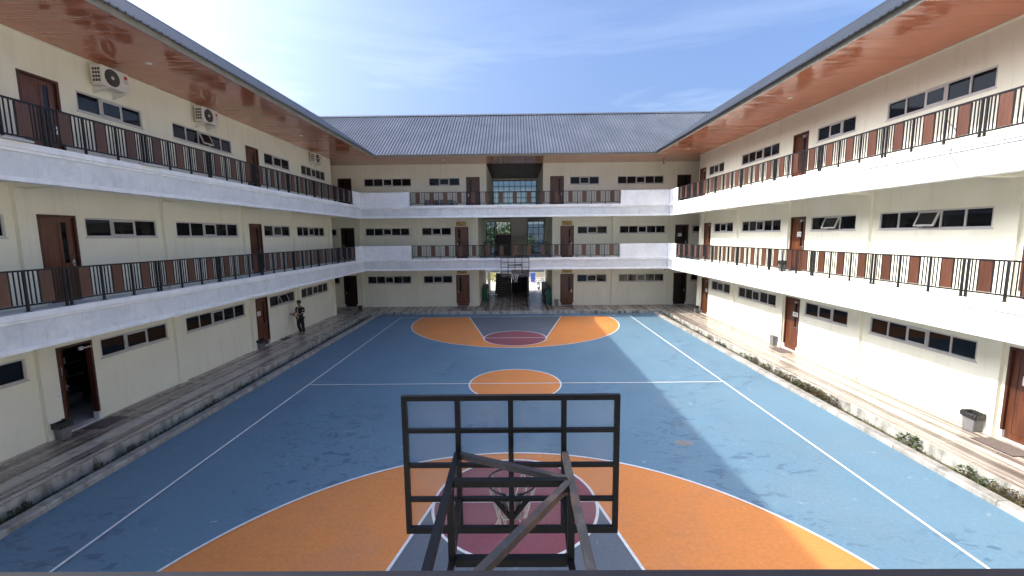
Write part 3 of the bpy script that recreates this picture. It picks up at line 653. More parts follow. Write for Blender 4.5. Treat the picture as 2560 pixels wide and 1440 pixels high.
# air conditioners ----------------------------------------------------
def text_mesh(txt, size, ext=.001):
    c = bpy.data.curves.new('lettering', 'FONT'); c.body = txt; c.size = size; c.extrude = ext; c.align_x = 'CENTER'; c.align_y = 'CENTER'
    o = bpy.data.objects.new('lettering', c); COL.objects.link(o); bpy.context.view_layer.update()
    me = bpy.data.meshes.new_from_object(o.evaluated_get(bpy.context.evaluated_depsgraph_get())); bpy.data.objects.remove(o); return me
LG = text_mesh('LG', .11); LG.materials.clear(); LG.materials.append(M['binp'])
def aircon(y, label):
    t = thing('air_conditioner', label, 'air conditioner', (-XW, y, 9.62), R(90), 'outdoor air conditioners on the left top floor')
    W, H, d0, d1 = .86, .54, -.42, -.12
    part('casing', loft([[(x, d, z) for x, z in ((-W/2+.02, 0), (W/2-.02, 0), (W/2, .02), (W/2, H-.02), (W/2-.02, H), (-W/2+.02, H), (-W/2, H-.02), (-W/2, .02))] for d in (d0, d1)]), 'acw', t)
    gx = -.11; part('fan_recess', MB().prism([(gx+.235*math.cos(a), H/2+.235*math.sin(a)) for a in [2*math.pi*i/28 for i in range(28)]], 'y', d0-.006, d0+.01), 'grille', t)
    g = MB()
    for r_ in (.06, .10, .14, .18, .22): g.tube([(gx+r_*math.cos(a), d0-.012, H/2+r_*math.sin(a)) for a in [2*math.pi*i/24 for i in range(25)]], .003, 4, False)
    for i in range(14): a = 2*math.pi*i/14; g.tube([(gx+.05*math.cos(a), d0-.014, H/2+.05*math.sin(a)), (gx+.235*math.cos(a+.5), d0-.012, H/2+.235*math.sin(a+.5))], .003, 4)
    part('fan_grille', g, 'binp', t); part('fan_hub', MB().prism([(gx+.045*math.cos(a), H/2+.045*math.sin(a)) for a in [2*math.pi*i/16 for i in range(16)]], 'y', d0-.024, d0-.012), 'acw', t)
    sg = MB()
    for i in range(4):
        for j in range(3): sg.box(-W/2-.003, -W/2+.01, d0+.05+j*.075, d0+.11+j*.075, .09+i*.10, .16+i*.10)
    so_ = part('side_grille', sg, 'grille', t); so_['kind'] = 'stuff'
    part('emblem', MB().prism([(.325+.055*math.cos(a), H-.13+.055*math.sin(a)) for a in [2*math.pi*i/20 for i in range(20)]], 'y', d0-.006, d0+.002), 'red', t)
    put('lettering', LG, t, (.325, d0-.003, H-.25), (R(90), 0, 0)); part('grip_line', MB().box(.24, .41, d0-.003, d0+.001, .12, .13), 'alu', t)
    for x in (-.30, .30): part('bracket', MB().prism([(-.42, -.012), (0, -.012), (0, -.20), (-.03, -.20), (-.42, -.05)], 'x', x-.02, x+.02), 'acw', t)
    return t
aircon(13.03, 'large white air conditioner nearest the camera under the left eave'); aircon(16.95, 'white air conditioner above the five-pane window with the tilted sash, middle of three'); aircon(26.0, 'farthest white air conditioner beside the far corner of the left wing')

# bins ------------------------------------------------------------------
def bin_(label, loc, w=.30, d=.24, h=.42, rz=0, bag=True, mat='binp'):
    t = thing('waste_bin', label, 'bin', loc, rz, 'waste bins beside the doors')
    part('bucket', loft([rrect(w*.8, d*.8, 0), rrect(w*.8, d*.8, .012), rrect(w, d, h), rrect(w-.02, d-.02, h), rrect(w*.8-.02, d*.8-.02, .02)], True), mat, t)
    part('rim', loft([rrect(w+.005, d+.005, h-.035), rrect(w+.03, d+.03, h-.035), rrect(w+.03, d+.03, h), rrect(w-.0, d-.0, h+.004)], False), mat if not bag else 'bag', t)
    if bag:
        r = random.Random(int(loc[1]*100)); rings = []
        for z, e in ((h-.10, .035), (h-.02, .05), (h+.035, .035), (h+.01, -.04), (h-.16, -.06)):
            rings.append([(x*(1+r.uniform(-.07, .07)), y*(1+r.uniform(-.07, .07)), z_+r.uniform(-.04, .01)*(z < h-.05)) for x, y, z_ in rrect(w+e, d+e, z, .04)])
        part('bin_bag', loft(rings, False), 'bag', t)
    return t
bin_('black bagged bin beside the half-open door on the left', (-11.72, 10.52, ZW), rz=R(90)); bin_('grey bin with dark bag by the closed ground-floor door on the left', (-11.72, 19.28, ZW), rz=R(90))
bin_('small black tub standing by the far left corner door', (-10.9, 29.75, ZW), .26, .26, .30, bag=False, mat='grille'); bin_('slim grey bin right of the stair passage', (2.93, 30.78, ZW), .28, .22, .46, bag=False)
bin_('grey bagged bin at the far end of the right walkway', (11.62, 27.55, ZW), rz=R(90)); bin_('plain grey bin beside the second ground-floor door on the right', (11.72, 19.3, ZW), rz=R(90), bag=False)
bin_('grey bin with black bag nearest the camera on the right walkway', (11.68, 10.66, ZW), .34, .27, .45, R(90)); bin_('dark bin on the right first-floor balcony near the orange-lit door', (11.55, 18.75, FL[1]), bag=True, rz=R(90))

# notices and door signs ---------------------------------------------------
def notice(label, loc, rz, w=.26, h=.2, lines=2, name='paper_notice', mat='paper', tilt=0.):
    t = thing(name, label, 'notice' if mat == 'paper' else 'sign', loc, rz); t.rotation_euler[1] = tilt
    part('sheet', MB().box(-w/2, w/2, -.004, 0, -h/2, h/2), mat, t)
    for i in range(lines):
        x = -w*.3; z = h*.16-i*h*.30; r = random.Random(int(loc[1]*31)+i)
        while x < w*.28: q = r.uniform(.07, .15)*w; part('print_mark', MB().box(x, x+q, -.0048, -.0042, z-.06*h, z+.07*h), 'ink', t); x += q+.03*w
    return t
c9 = math.cos(R(40)); s9 = math.sin(R(40))
notice('white paper notice on the half-open door on the left', (-XW-.045-.28*s9, 10.86+.28*c9, 1.80), R(130), .26, .21)
notice('pale paper notice on the cream wall left of the half-open door', (-XW+.003, 10.69-.02, 1.22), R(90), .20, .24, 1)
notice('white paper notice on the ground-floor door behind the sweeping person', (-XW-.047, 19.72, 1.80), R(90), .26, .2)
notice('white paper notice on the right first-floor door', (XW+.047, 18.42, 5.22), R(-90), .26, .22, 3)
notice('wide white notice on the second ground-floor door on the right', (XW+.047, 18.30, 1.82), R(-90), .34, .19)
notice('small white notice on the farthest ground-floor door of the right wing', (XW+.047, 26.95, 1.76), R(-90), .24, .2)
notice('white notice on the nearest right door, cut by the picture edge', (XW+.047, 9.80, 1.76), R(-90), .30, .22)
notice('grey card on the sunlit wall under a three-pane window', (XW-.002, 17.58, 1.68), R(-90), .24, .1, 1)
notice('white paper on the dark first-floor door in the far right corner', (11.72, YR+.046, 5.23), 0, .26, .22)
def plate(label, x, z):
    t = thing('door_sign', label, 'sign', (x, YR-.002, z), 0, 'yellow signs above the far doors')
    part('plate', MB().box(-.36, .36, -.012, 0, -.15, .15), 'yellow', t); part('border', ring(.66, .25, .012, -.0145, -.0125, -.33, -.125), 'ink', t)
    part('crest', MB().prism([(-.22+.05*math.cos(a), .03+.05*math.sin(a)) for a in [2*math.pi*i/14 for i in range(14)]], 'y', -.0165, -.0125), 'frame', t)
    part('print_mark', MB().box(-.13, .13, -.0165, -.0125, -.095, -.055), 'ink', t); part('print_mark', MB().box(-.16, .20, -.0150, -.0125, .02, .035), 'binp', t)
plate('yellow sign above the first-floor door left of the stairs', -3.85, 6.16); plate('yellow sign above the first-floor door right of the stairs', 3.69, 6.15)
plate('yellow sign above the ground-floor door left of the stairs', -3.86, 2.74); plate('yellow sign above the ground-floor door right of the stairs', 3.69, 2.74)

# soffit downlights, cameras, flood lights, cables -----------------------------
for x, y, lab in ((-10.44, 12.96, 'small round downlight in the left eave near the large air conditioner'), (-10.52, 21.98, 'small round downlight farther along the left eave'), (10.33, 16.96, 'small round downlight in the orange right eave nearest the camera'), (10.33, 26.5, 'small round downlight at the far end of the right eave'), (-4.72, 29.3, 'small round downlight in the far eave')):
    t = thing('downlight', lab, 'downlight', (x, y, SOF-.002), 0, 'downlights set in the eaves')
    part('trim_ring', MB().lathe([(.085, 0), (.085, -.012), (.06, -.014), (.055, 0)], 20), 'lamp', t); part('lens', MB().lathe([(.0001, -.006), (.055, -.006)], 20), 'chrome', t)
t = thing('dome_camera', 'white dome camera under the far right balcony corner', 'camera', (9.9, 28.55, 3.04)); part('mount', MB().lathe([(.09, 0), (.10, -.05), (.08, -.06)], 18), 'acw', t); part('dome', MB().ball((0, 0, -.06), .07, 14), 'glass', t, smooth=True)
t = thing('security_camera', 'tiny dark security camera hanging from the far eave', 'camera', (10.3, 30.75, SOF)); part('stem', MB().tube([(0, 0, 0), (0, 0, -.1)], .015), 'grille', t); part('body', MB().bar((0, .03, -.13), (0, -.17, -.17), .07, .07), 'grille', t); part('lens', MB().tube([(0, -.17, -.17), (0, -.19, -.174)], .025), 'glass', t)
for y, L, lab in ((8.78, .55, 'grey flat floodlight on the left upper ledge at the picture edge'), (12.0, .62, 'grey flat floodlight lying lower on the left upper ledge')):
    t = thing('floodlight', lab, 'floodlight', (-9.93, y, 7.275), R(90), 'floodlights on the upper ledge'); part('housing', loft([rrect(L, .20, 0, .02, 0, -.02), rrect(L, .2, .03, .02, 0, -.02), rrect(L*.8, .14, .05, .02, 0, -.02)]), 'alu', t); part('bracket', MB().box(-L*.3, L*.3, .0, .10, -.012, -.001), 'steel', t); part('rear_cap', MB().box(L*.3, L*.46, -.05, .02, .03, .055), 'binp', t)
def cable(label, pts, r=.009, mat='binp'): tag(part('loose_cable', MB().tube(pts, r, 6), mat, None), label, 'cable')
cable('loose cable hanging over the sunlit upper edge of the right wing', [(10.12, 10.62, 7.95), (10.1, 10.33, 7.62), (10.08, 10.18, 7.30), (9.93, 10.16, 7.28), (9.90, 10.18, 7.05), (9.92, 10.1, 6.9), (9.95, 10.0, 6.72)])
cable('thin wire stubs splayed on the right upper ledge', [(9.95, 10.9, 7.30), (10.05, 10.5, 7.29), (10.0, 10.3, 7.31), (9.96, 10.65, 7.285), (9.93, 10.95, 7.28)])
cable('bent wire running down the far part of the right upper edge', [(9.95, 25.9, 7.285), (9.89, 24.6, 7.275), (9.84, 24.5, 7.2), (9.85, 24.5, 6.95), (9.95, 24.5, 6.75)])

# doormats
def dmat(label, x, y, w, d, rz=0): t = thing('doormat', label, 'doormat', (x, y, ZW+.002), rz, 'doormats by the doors'); part('pile', MB().box(-w/2, w/2, -d/2, d/2, 0, .012), 'mat', t); part('binding', ring(w+.03, .01, .002, -d/2-.015, d/2+.015, -w/2-.015, 0.), 'bag', t)
dmat('dark doormat before the half-open door on the left', -11.5, 11.45, .75, .5, R(90)); dmat('dark doormat before the nearest right door', 11.45, 9.75, .9, .5, R(90)); dmat('brown doormat before the far door left of the stairs', -3.85, 30.6, .7, .45); dmat('brown doormat before the far door right of the stairs', 3.7, 30.6, .7, .45)
dmat('faded doormat before the second ground-floor door on the right', 11.5, 18.4, .8, .5, R(90))

# ------------------------------------------------------------------ planting
def leaf_mesh(name, mat, n, rad, h, size, seed, stems=True, up=.5):
    r = random.Random(seed); mb = MB()
    for _ in range(n):
        a = r.uniform(0, 6.283); q = math.sqrt(r.random()); z = h*(.08+.92*r.random()); k = rad*(.35+.65*math.sin(math.pi*min(1, z/h*.8+.12)))
        c = Vector((k*q*math.cos(a), k*q*math.sin(a), z)); d = Vector((math.cos(a)+r.uniform(-.8, .8), math.sin(a)+r.uniform(-.8, .8), up+r.uniform(-.6, .6))).normalized()
        sd = d.cross(Vector((r.uniform(-1, 1), r.uniform(-1, 1), r.uniform(-1, 1)))).normalized(); L = size*r.uniform(.6, 1.25); w = L*.30
        mb.quad(c, c+d*L*.5+sd*w, c+d*L, c+d*L*.5-sd*w)
    return mesh_of(mb, name, mat, fix=False)
LV = [leaf_mesh('foliage', ('leaf', 'leaf2')[i % 2], 170, .16+.02*i, .30+.03*i, .065, 20+i) for i in range(4)]
STEM = mesh_of(MB().tube([(0, 0, 0), (.02, .01, .12), (.0, .03, .25)], [.009, .007, .004], 5).tube([(0, 0, .05), (-.05, .03, .15), (-.08, .02, .24)], [.007, .005, .003], 5), 'stem', 'bark')
def shrub(x, y, label, group, sc=1., v=None, z=-.09):
    t = thing('shrub', label, 'shrub', (x, y, z), rnd.uniform(0, 6.28), group); i = rnd.randrange(4) if v is None else v
    a = put('foliage', LV[i], t); b = put('stem', STEM, t)
    for q in (a, b): q.scale = (sc*rnd.uniform(.85, 1.15), sc*rnd.uniform(.85, 1.15), sc*rnd.uniform(.85, 1.15))
gh = 'small shrubs in the dense row beside the right walkway'
for i, y in enumerate([12.95+.17*k for k in range(12)]): shrub(9.76+rnd.uniform(-.07, .07), y+rnd.uniform(-.05, .05), 'small shrub in the dense hedge-like row along the sunlit right walkway', gh, rnd.uniform(.75, 1.0))
gm_ = 'separate shrubs along the middle of the right kerb'
for y in (15.35, 15.45, 15.80, 15.9, 16.5, 16.65, 16.9, 17.35, 17.5, 17.85, 18.2): shrub(9.78+rnd.uniform(-.06, .06), y, 'small separate shrub along the right kerb, beyond the dense row', gm_, rnd.uniform(.55, .85))
gf = 'low shrubs at the far end of the right kerb'
for y in (20.1, 20.35, 21.5, 21.7, 22.8, 23.0, 24.4, 24.6, 25.4, 26.2, 26.5, 27.1, 27.4, 28.0): shrub(9.78+rnd.uniform(-.08, .08), y, 'low shrub near the far end of the right kerb', gf, rnd.uniform(.5, .8))
shrub(9.76, 10.3, 'single dark shrub alone between the dense row and the picture corner', None, 1.15, 0)
gc = 'shrubs at the right edge of the picture'
for y in (8.95, 8.8, 8.62, 8.45, 8.25, 8.1, 7.85, 7.7): shrub(9.78+rnd.uniform(-.07, .07), y, 'shrub in the loose clump at the lower right picture edge', gc, rnd.uniform(.6, .95))
gl_ = 'dark weeds in the left gutter'
for y in (7.5, 7.75, 8.0, 9.5, 10.4, 10.6, 13.15, 13.3, 13.5, 14.75, 15.2, 22.0, 22.2, 24.8, 26.0, 26.9): shrub(-9.8+rnd.uniform(-.08, .06), y, 'dark weed growing in the shaded gutter of the left walkway', gl_, rnd.uniform(.35, .6), rnd.choice((0, 2)))
gr = 'weeds at the foot of the far walkway'
for x in (-9.5, -8.9, -8.4, -7.6, -7.1, 5.4, 6.0, 6.5, 7.0, 7.4, 7.9, 8.2): shrub(x, 28.8, 'low weed at the foot of the far walkway edge', gr, rnd.uniform(.3, .6), z=-.01)
def blades(name, x0, x1, y0, y1, n, mat, hmax, seed, label):
    r = random.Random(seed); mb = MB()
    for _ in range(n):
        y = r.uniform(y0, y1)
        if math.sin(y*1.7)+math.sin(y*4.3+seed) < -.9 and r.random() < .75: continue
        x = r.uniform(x0, x1); a = r.uniform(0, 6.28); h = hmax*r.uniform(.35, 1); w = .006+.006*r.random(); dx, dy = math.cos(a)*w, math.sin(a)*w; lx, ly = r.uniform(-.04, .04), r.uniform(-.04, .04)
        mb.poly([(x-dx, y-dy, -.09), (x+dx, y+dy, -.09), (x+lx, y+ly, -.09+h)])
    o = put(name, mesh_of(mb, name, mat, fix=False)); tag(o, label, 'grass'); o['kind'] = 'stuff'
blades('grass', 9.53, 9.96, 5.5, 28.6, 9000, 'grass', .11, 1, 'dry short grass growing in the strip along the right kerb')
blades('grass', -9.96, -9.53, 5.5, 28.6, 8000, 'moss', .10, 2, 'dark moss and weeds in the strip along the left kerb')

# ------------------------------------------------------------------ stair passage furniture
t = thing('school_desk', 'white-topped school desk with bent tube legs in the passage', 'desk', (-1.68, 31.9, ZW))
part('desk_top', loft([rrect(.62, .44, .715, .03), rrect(.62, .44, .74, .03)]), 'stone', t); part('book_tray', MB().box(-.27, .27, -.17, .19, .60, .61), 'alu', t)
for x in (-.26, .26): part('leg', MB().tube([(x, .18, .71), (x, .05, .38), (x, -.10, .06), (x, -.05, .02), (x, .28, .02)], .018, 8), 'chrome', t)
part('foot_cap', MB().box(-.30, -.22, -.12, .02, 0., .05), 'grille', t); part('cross_rail', MB().tube([(-.26, .2, .55), (.26, .2, .55)], .014), 'chrome', t)
def rack(label, x, y0, y1, s, h=1.08):
    t = thing('shoe_rack', label, 'shoe rack', (x, y0, ZW), 0, 'green shoe racks along the passage walls'); L = y1-y0
    part('end_panel', MB().box(-.2, .2, 0, .03, .04, h), 'green', t); part('end_panel', MB().box(-.2, .2, L-.03, L, .04, h), 'green', t)
    for k in range(4): part('shelf', MB().box(-.19, .19, .031, L-.031, .12+k*.28, .14+k*.28), 'grille', t)
    part('top_board', MB().box(-.2, .2, -.01, L+.01, h+.001, h+.03), 'grille', t); part('back_panel', MB().box(min(s*.185, s*.2), max(s*.185, s*.2), .031, L-.031, .08, h), 'grille', t)
    for i in range(12): yield (x-s*.06, y0+.25+(L-.5)*(i/11), ZW+.141+.28*(i % 3)+.0)
SHOE = mesh_of(loft([[(w_*math.cos(a)*.045, y, .005+(.5+.5*math.sin(a))*h_) for a in [6.283*i/10 for i in range(10)]] for y, w_, h_ in ((-.13, .5, .04), (-.12, .85, .075), (-.06, 1, .085), (.02, 1.0, .07), (.08, 1.05, .05), (.12, .8, .04), (.135, .4, .03))]), 'upper', 'shoe', True)
SOLE = mesh_of(loft([rrect(.08, .25, 0, .035), rrect(.085, .26, .018, .038)]), 'sole', 'grille')
for lab, x, y0, y1, s in (('long green-ended shoe rack along the right passage wall', 2.43, 31.45, 37.0, 1), ('green-ended shoe rack along the left passage wall', -2.43, 33.3, 35.6, -1)):
    for p in rack(lab, x, y0, y1, s):
        q = thing('shoe', 'white shoe standing on the '+('right' if s > 0 else 'left')+' passage shoe rack', 'shoe', p, R(90)*s, 'white shoes on the '+('right' if s > 0 else 'left')+' shoe rack'); put('upper', SHOE, q); put('sole', SOLE, q)
# low tables behind the top rail of the far wing
for x, lab in ((-5.75, 'low grey table on the far top balcony, at the left rail end'), (-4.75, 'low grey table on the far top balcony, next to the brown door')):
    t = thing('low_table', lab, 'table', (x, 30.3, FL[2]), 0, 'tables on the far top balcony'); part('table_top', loft([rrect(.9, .5, .64, .02), rrect(.9, .5, .67, .02)]), 'concrete', t); part('front_board', MB().box(-.42, .42, -.20, -.18, .2, .63), 'concrete', t)
    for a in (-.4, .4):
        for b in (-.21, .21): part('leg', MB().bar((a, b, 0), (a, b, .64), .035), 'grille', t)
def potplant(label, x, y, z):
    t = thing('potted_plant', label, 'potted plant', (x, y, z), 0, 'potted plants on the far top balcony'); part('pot', MB().lathe([(.0001, 0), (.09, 0), (.13, .2), (.12, .2), (.10, .17), (.0001, .17)], 16), 'grille', t); q = put('foliage', LV[2], t, (0, 0, .15)); q.scale = (.9, .9, 1)
potplant('small potted plant on the far top balcony beside the low tables', -4.05, 29.3, FL[2]); potplant('small potted plant on the far top balcony at the rail end', -5.3, 29.2, FL[2])
# storeroom shelf seen through the half-open door
t = thing('storage_shelf', 'dark storage shelf inside the half-open left door', 'shelf', (-13.6, 12.15, ZW), R(90))
for k in range(5): part('shelf_board', MB().box(-.7, .7, -.2, .2, .15+k*.42, .17+k*.42), 'binp', t)
for a in (-.7, .7):
    for b in (-.2, .2): part('post', MB().bar((a, b, 0), (a, b, 2.1), .03), 'grille', t)
for i in range(9):
    a, k = (i % 3-1)*.42, i//3+i % 2; w = .12+.05*(i % 4)
    q = thing('storage_box', 'pale box on the dark shelf inside the half-open left door', 'box', (-13.6, 12.15+a, ZW+.1705+k*.42), R(90), 'boxes on the storeroom shelf'); part('carton', MB().box(-w, w, -.14, .14, 0, .14+.03*(i % 3)), ('concrete', 'acw', 'binp')[i % 3], q); part('lid', MB().box(-w-.006, w+.006, -.146, .146, .14+.03*(i % 3)+.0005, .165+.03*(i % 3)), ('concrete', 'acw', 'binp')[(i+1) % 3], q)

# ------------------------------------------------------------------ yard behind the far wing
t = thing('wheelie_bin', 'tall blue wheelie bin in the bright yard behind the passage', 'bin', (1.95, 48.6, -.02))
part('body', loft([rrect(.42, .48, .10, .05), rrect(.56, .70, .98, .05)]), 'bluebin', t); part('lid', loft([rrect(.62, .78, .985, .06), rrect(.60, .74, 1.06, .10), rrect(.4, .5, 1.09, .1)]), 'bluebin', t)
for x in (-.2, .2): part('wheel', MB().tube([(x-.03, .28, .1), (x+.03, .28, .1)], .1, 14), 'tyre', t)
part('handle', MB().tube([(-.22, .38, .98), (-.22, .44, 1.02), (.22, .44, 1.02), (.22, .38, .98)], .018), 'bluebin', t)
def bike(label, x, y, rz):
    t = thing('motorbike', label, 'motorbike', (x, y, -.02), rz, 'parked motorbikes')
    for nm, yy in (('front_wheel', -.62), ('rear_wheel', .62)):
        w = part(nm, MB().tube([(0, yy+.24*math.cos(a), .28+.24*math.sin(a)) for a in [6.2832*i/20 for i in range(21)]], .045, 6, False), 'tyre', t); part('hub', MB().tube([(-.06, yy, .28), (.06, yy, .28)], .07, 10), 'steel', w)
    part('fork', MB().tube([(-.07, -.62, .28), (-.07, -.45, .75)], .02), 'grille', t); part('fork', MB().tube([(.07, -.62, .28), (.07, -.45, .75)], .02), 'grille', t)
    part('mudguard', loft([[(x_*.07, -.62+.30*math.cos(a), .28+.30*math.sin(a)) for x_ in (-1, 1)]+[(x_*.07, -.62+.275*math.cos(a), .28+.275*math.sin(a)) for x_ in (1, -1)] for a in [R(40+i*14) for i in range(9)]]), 'mot', t)
    part('front_fairing', loft([[(q*w_, y_, z_+d_) for q, d_ in ((-1, 0), (-.5, -.03), (.5, -.03), (1, 0), (.6, .05), (-.6, .05))] for w_, y_, z_ in ((.08, -.50, .50), (.17, -.47, .66), (.19, -.44, .84), (.10, -.40, .98))]), 'mot', t)
    part('headlight', MB().ball((0, -.50, .82), .07, 10, (1, .5, .8)), 'glass', t); part('handlebar', MB().tube([(-.32, -.30, 1.02), (-.1, -.40, .98), (.1, -.40, .98), (.32, -.30, 1.02)], .018), 'grille', t)
    for x_ in (-.30, .30): part('mirror', MB().tube([(x_*.8, -.34, 1.0), (x_, -.36, 1.16)], .008).ball((x_, -.36, 1.19), .05, 8, (1, .3, .7)), 'grille', t)
    part('body', loft([[(q*w_, y_, z_+d_) for q, d_ in ((-1, 0), (1, 0), (.8, .14), (-.8, .14))] for w_, y_, z_ in ((.10, -.32, .42), (.13, .0, .40), (.15, .35, .52), (.07, .78, .68))]), 'mot', t); part('seat', loft([rrect(.18, .5, .70, .05, 0, .28), rrect(.22, .62, .76, .07, 0, .28), rrect(.16, .55, .80, .06, 0, .28)]), 'bag', t)
bike('white motorbike parked in the yard, facing the passage', 2.25, 41.6, R(-8)); bike('white and black motorbike half hidden behind the right shoe rack', 2.85, 41.2, R(10))
hb = thing('metal_hall', 'large blue-grey metal hall seen through the stair windows', 'building', (12, 60, -.02))
part('wall', MB().box(-26, 22, 0, 12, 0, 4.6), 'hall', hb); rf_ = MB()
for i in range(160): x = -26.5+i*.305; rf_.prism([(x, 0), (x+.2, 0), (x+.25, .06), (x+.3, 0)], 'y', -.6, 7)
hr = mesh_of(rf_, 'roof', 'roof'); q = put('roof', hr, hb, (0, -.2, 4.62), (R(20), 0, 0)); q['kind'] = 'stuff'
for i in range(6): part('window', MB().box(-22+i*7, -18.5+i*7, -.03, .02, 1.6, 3.2), 'glass', hb)
def tree(label, x, y, h, rad, n, mat, seed):
    t = thing('tree', label, 'tree', (x, y, -.02), 0, 'trees beyond the yard'); r = random.Random(seed); tr_ = part('trunk', MB().tube([(0, 0, 0), (.05, .02, h*.3), (.0, .1, h*.55), (.1, .05, h*.8)], [.16, .13, .09, .03], 8), 'bark', t)
    mb = MB()
    for k in range(7):
        a = r.uniform(0, 6.28); z = h*r.uniform(.35, .6); part('limb', MB().tube([(0, .03, z), (rad*.4*math.cos(a), rad*.4*math.sin(a), z+h*.12), (rad*.75*math.cos(a), rad*.75*math.sin(a), z+h*.22)], [.06, .04, .015], 5), 'bark', t)
        for c_ in range(2):
            cx, cy, cz = rad*.7*math.cos(a)*r.uniform(.5, 1.1), rad*.7*math.sin(a)*r.uniform(.5, 1.1), z+h*r.uniform(.1, .38); R_ = rad*r.uniform(.3, .5)
            for _ in range(n):
                d = Vector((r.gauss(0, 1), r.gauss(0, 1), r.gauss(0, .8))); d *= R_*r.random()**.4/max(.2, d.length); c = Vector((cx, cy, cz))+d
                e1 = Vector((r.uniform(-1, 1), r.uniform(-1, 1), r.uniform(-1, 1))).normalized(); e2 = e1.cross(Vector((r.uniform(-1, 1), r.uniform(-1, 1), 1))).normalized(); L = r.uniform(.10, .2)
                mb.quad(c-e1*L, c+e2*L*.5, c+e1*L, c-e2*L*.5)
    put('crown', mesh_of(mb, 'crown', mat, fix=False), t)
tree('green tree behind the stair landing window', -1.7, 50, 7.6, 2.4, 130, 'tree', 1); tree('green tree left of the passage, beyond the yard', -6.5, 54, 7., 2.6, 120, 'tree', 2); tree('small green tree behind the stair hall glass', 1.2, 53, 5.6, 1.8, 120, 'tree', 3)
t = thing('shrub', 'yellow-green shrub in the bright yard left of the stairs', 'shrub', (-2.75, 50.0, -.02)); q = put('foliage', leaf_mesh('foliage', 'lime', 260, .6, .9, .2, 55), t); put('stem', STEM, t).scale = (3, 3, 3)
t = thing('yard_wall', 'low dark-topped yard wall behind the far wing', 'wall', (0, 55, -.02)); part('wall', MB().box(-20, 20, 0, .2, 0, .7), 'yard', t); part('coping', MB().box(-20, 20, -.04, .24, .701, .78), 'grille', t)
t = thing('back_column', 'white square column at the back of the left passage', 'column', (-2.45, 39.55, ZW)); part('shaft', MB().box(-.14, .14, -.14, .14, 0, 3.0), 'stone', t); part('base', MB().box(-.2, .2, -.2, .2, .0, .12), 'stone', t)
t = thing('back_column', 'white square column at the back of the right passage', 'column', (2.85, 39.55, ZW)); part('shaft', MB().box(-.14, .14, -.14, .14, 0, 3.0), 'stone', t); part('base', MB().box(-.2, .2, -.2, .2, .0, .12), 'stone', t)

# ------------------------------------------------------------------ person with mop
def skin(name, joints, edges, mat, parent, root=0, sub=2):
    me = bpy.data.meshes.new(name); me.from_pydata([j[0] for j in joints], edges, []); me.materials.append(M[mat])
    o = put(name, me, parent); md = o.modifiers.new('Skin', 'SKIN'); md.use_smooth_shade = True
    for i, j in enumerate(joints):
        sv = me.skin_vertices[0].data[i]; r = j[1]; sv.radius = r if isinstance(r, tuple) else (r, r); sv.use_root = (i == root)
    sb = o.modifiers.new('Sub', 'SUBSURF'); sb.levels = sub; sb.render_levels = sub; return o
PR_ = R(-16); per = thing('person', 'person in black uniform with yellow placket, looking down while mopping', 'person', (-11.42, 22.40, ZW), PR_)
# local: faces -y; +x is the person's left
RH, LH = (-.27, -.30, 1.10), (-.10, -.30, 1.05)
J = [((0, 0, .95), (.15, .11)), ((0, 0, 1.12), (.135, .10)), ((0, .01, 1.30), (.16, .11)), ((0, .02, 1.42), (.12, .08)), ((0, .0, 1.50), .052), ((0, -.03, 1.575), .062), ((0, -.05, 1.65), (.078, .092)), ((0, -.03, 1.72), (.075, .085)),
     ((.18, .02, 1.39), .06), ((.235, .01, 1.13), .045), ((.08, -.20, 1.06), .036), (LH, .028),
     ((-.18, .02, 1.39), .06), ((-.245, -.01, 1.13), .045), ((-.27, -.20, 1.10), .036), (RH, .028),
     ((.09, 0, .88), .09), ((.13, .0, .48), .06), ((.14, .05, .09), .042), ((.16, -.08, .035), (.042, .03)),
     ((-.09, 0, .88), .09), ((-.10, -.06, .49), .06), ((-.06, .06, .09), .042), ((-.08, -.08, .035), (.042, .03))]
E_ = [(0, 1), (1, 2), (2, 3), (3, 4), (4, 5), (5, 6), (6, 7), (3, 8), (8, 9), (9, 10), (10, 11), (3, 12), (12, 13), (13, 14), (14, 15), (0, 16), (16, 17), (17, 18), (18, 19), (0, 20), (20, 21), (21, 22), (22, 23)]
skin('body', J, E_, 'skin', per)
skin('shirt', [((0, 0, .82), (.185, .14)), ((0, 0, .98), (.18, .135)), ((0, .0, 1.12), (.17, .13)), ((0, .01, 1.30), (.19, .14)), ((0, .02, 1.42), (.14, .10)), ((.185, .02, 1.385), .085), ((.228, .01, 1.17), .078), ((-.185, .02, 1.385), .085), ((-.238, -.0, 1.17), .078)],
     [(0, 1), (1, 2), (2, 3), (3, 4), (4, 5), (5, 6), (4, 7), (7, 8)], 'cloth', per)
skin('trousers', [((0, 0, .93), (.16, .125)), ((.095, 0, .84), .115), ((.13, .0, .48), .088), ((.14, .05, .08), .078), ((-.095, 0, .84), .115), ((-.10, -.06, .49), .088), ((-.06, .06, .08), .078)], [(0, 1), (1, 2), (2, 3), (0, 4), (4, 5), (5, 6)], 'cloth', per)
part('hair', MB().ball((0, -.012, 1.715), .115, 14, (.93, 1.0, 1.0)).ball((0, -.08, 1.765), .078, 10, (1.1, .8, .7)), 'hair', per, smooth=True)
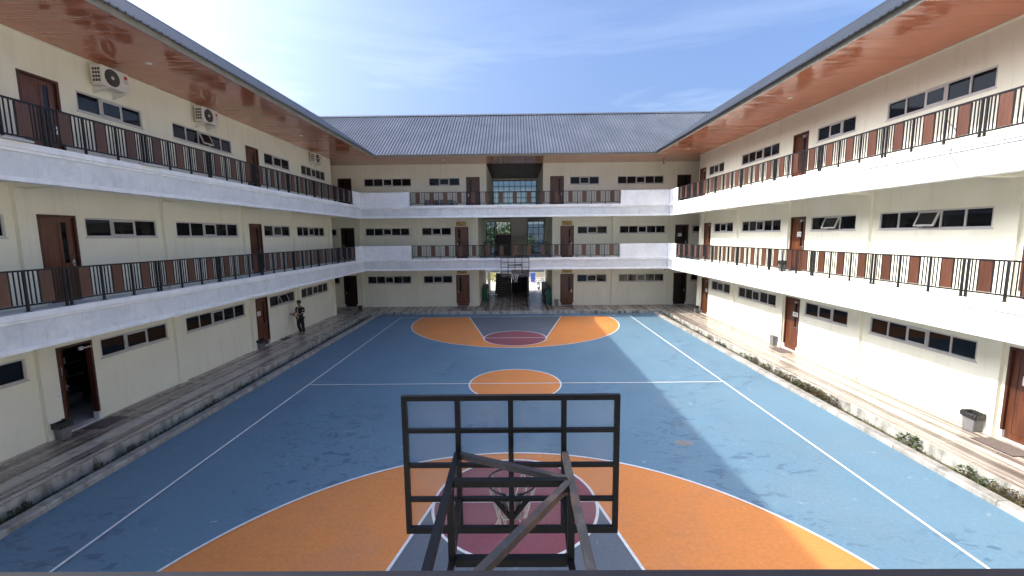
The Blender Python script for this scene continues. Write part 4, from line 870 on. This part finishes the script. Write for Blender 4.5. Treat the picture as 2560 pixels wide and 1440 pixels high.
part('placket', MB().box(-.014, .014, -.168, -.135, .82, 1.38), 'trim', per); part('collar', MB().tube([(-.08, -.03, 1.475), (-.03, -.10, 1.44), (0, -.115, 1.42), (.03, -.10, 1.44), (.08, -.03, 1.475), (.05, .055, 1.495), (-.05, .055, 1.495), (-.08, -.03, 1.475)], .02, 6), 'trim', per)
part('sleeve_band', MB().tube([(.229, .01, 1.18), (.227, .01, 1.15)], .086, 14), 'acw', per); part('sleeve_badge', MB().ball((.25, -.06, 1.30), .035, 10, (.8, .6, 1)), 'acw', per)
for x, y in ((.155, -.02), (-.075, -.02)): part('sandal', loft([rrect(.095, .26, 0, .035, x, y), rrect(.095, .26, .022, .035, x, y)]), 'bark', per)
part('face_feature', MB().ball((0, -.14, 1.645), .014, 8, (.8, 1.2, 1)), 'skin', per)
for x in (-.03, .03): part('eye', MB().ball((x, -.132, 1.668), .010, 8), 'hair', per)
for x, y, z in (RH, LH):
    for k in range(4): part('finger', MB().tube([(x, y, z+.022-.018*k), (x-.01, y-.05, z+.018-.018*k), (x-.035, y-.072, z+.012-.018*k), (x-.055, y-.045, z+.010-.018*k)], [.011, .0105, .009, .008], 6), 'skin', per)
    part('thumb', MB().tube([(x, y, z+.03), (x-.03, y-.03, z+.045), (x-.05, y-.055, z+.035)], [.012, .011, .009], 6), 'skin', per)
t = thing('dust_mop', 'dust mop with pale pole and black head resting on the left walkway', 'mop', (-11.70, 21.33, ZW))
gx_, gy_, gz_ = -.295, -.345, 1.11
hp = Vector((-11.42+gx_*math.cos(PR_)-gy_*math.sin(PR_), 22.40+gx_*math.sin(PR_)+gy_*math.cos(PR_), ZW+gz_))-Vector((-11.70, 21.33, ZW)); d_ = hp.normalized()
part('pole', MB().tube([d_*.06, hp+d_*.12], .013, 8), 'alu', t); part('pole_joint', MB().tube([d_*.02, d_*.14], .022, 8), 'grille', t)
part('mop_head', loft([rrect(.16, .5, .0, .05), rrect(.20, .56, .02, .06), rrect(.16, .5, .05, .05)]), 'bag', t, rot=(0, 0, R(-20)))
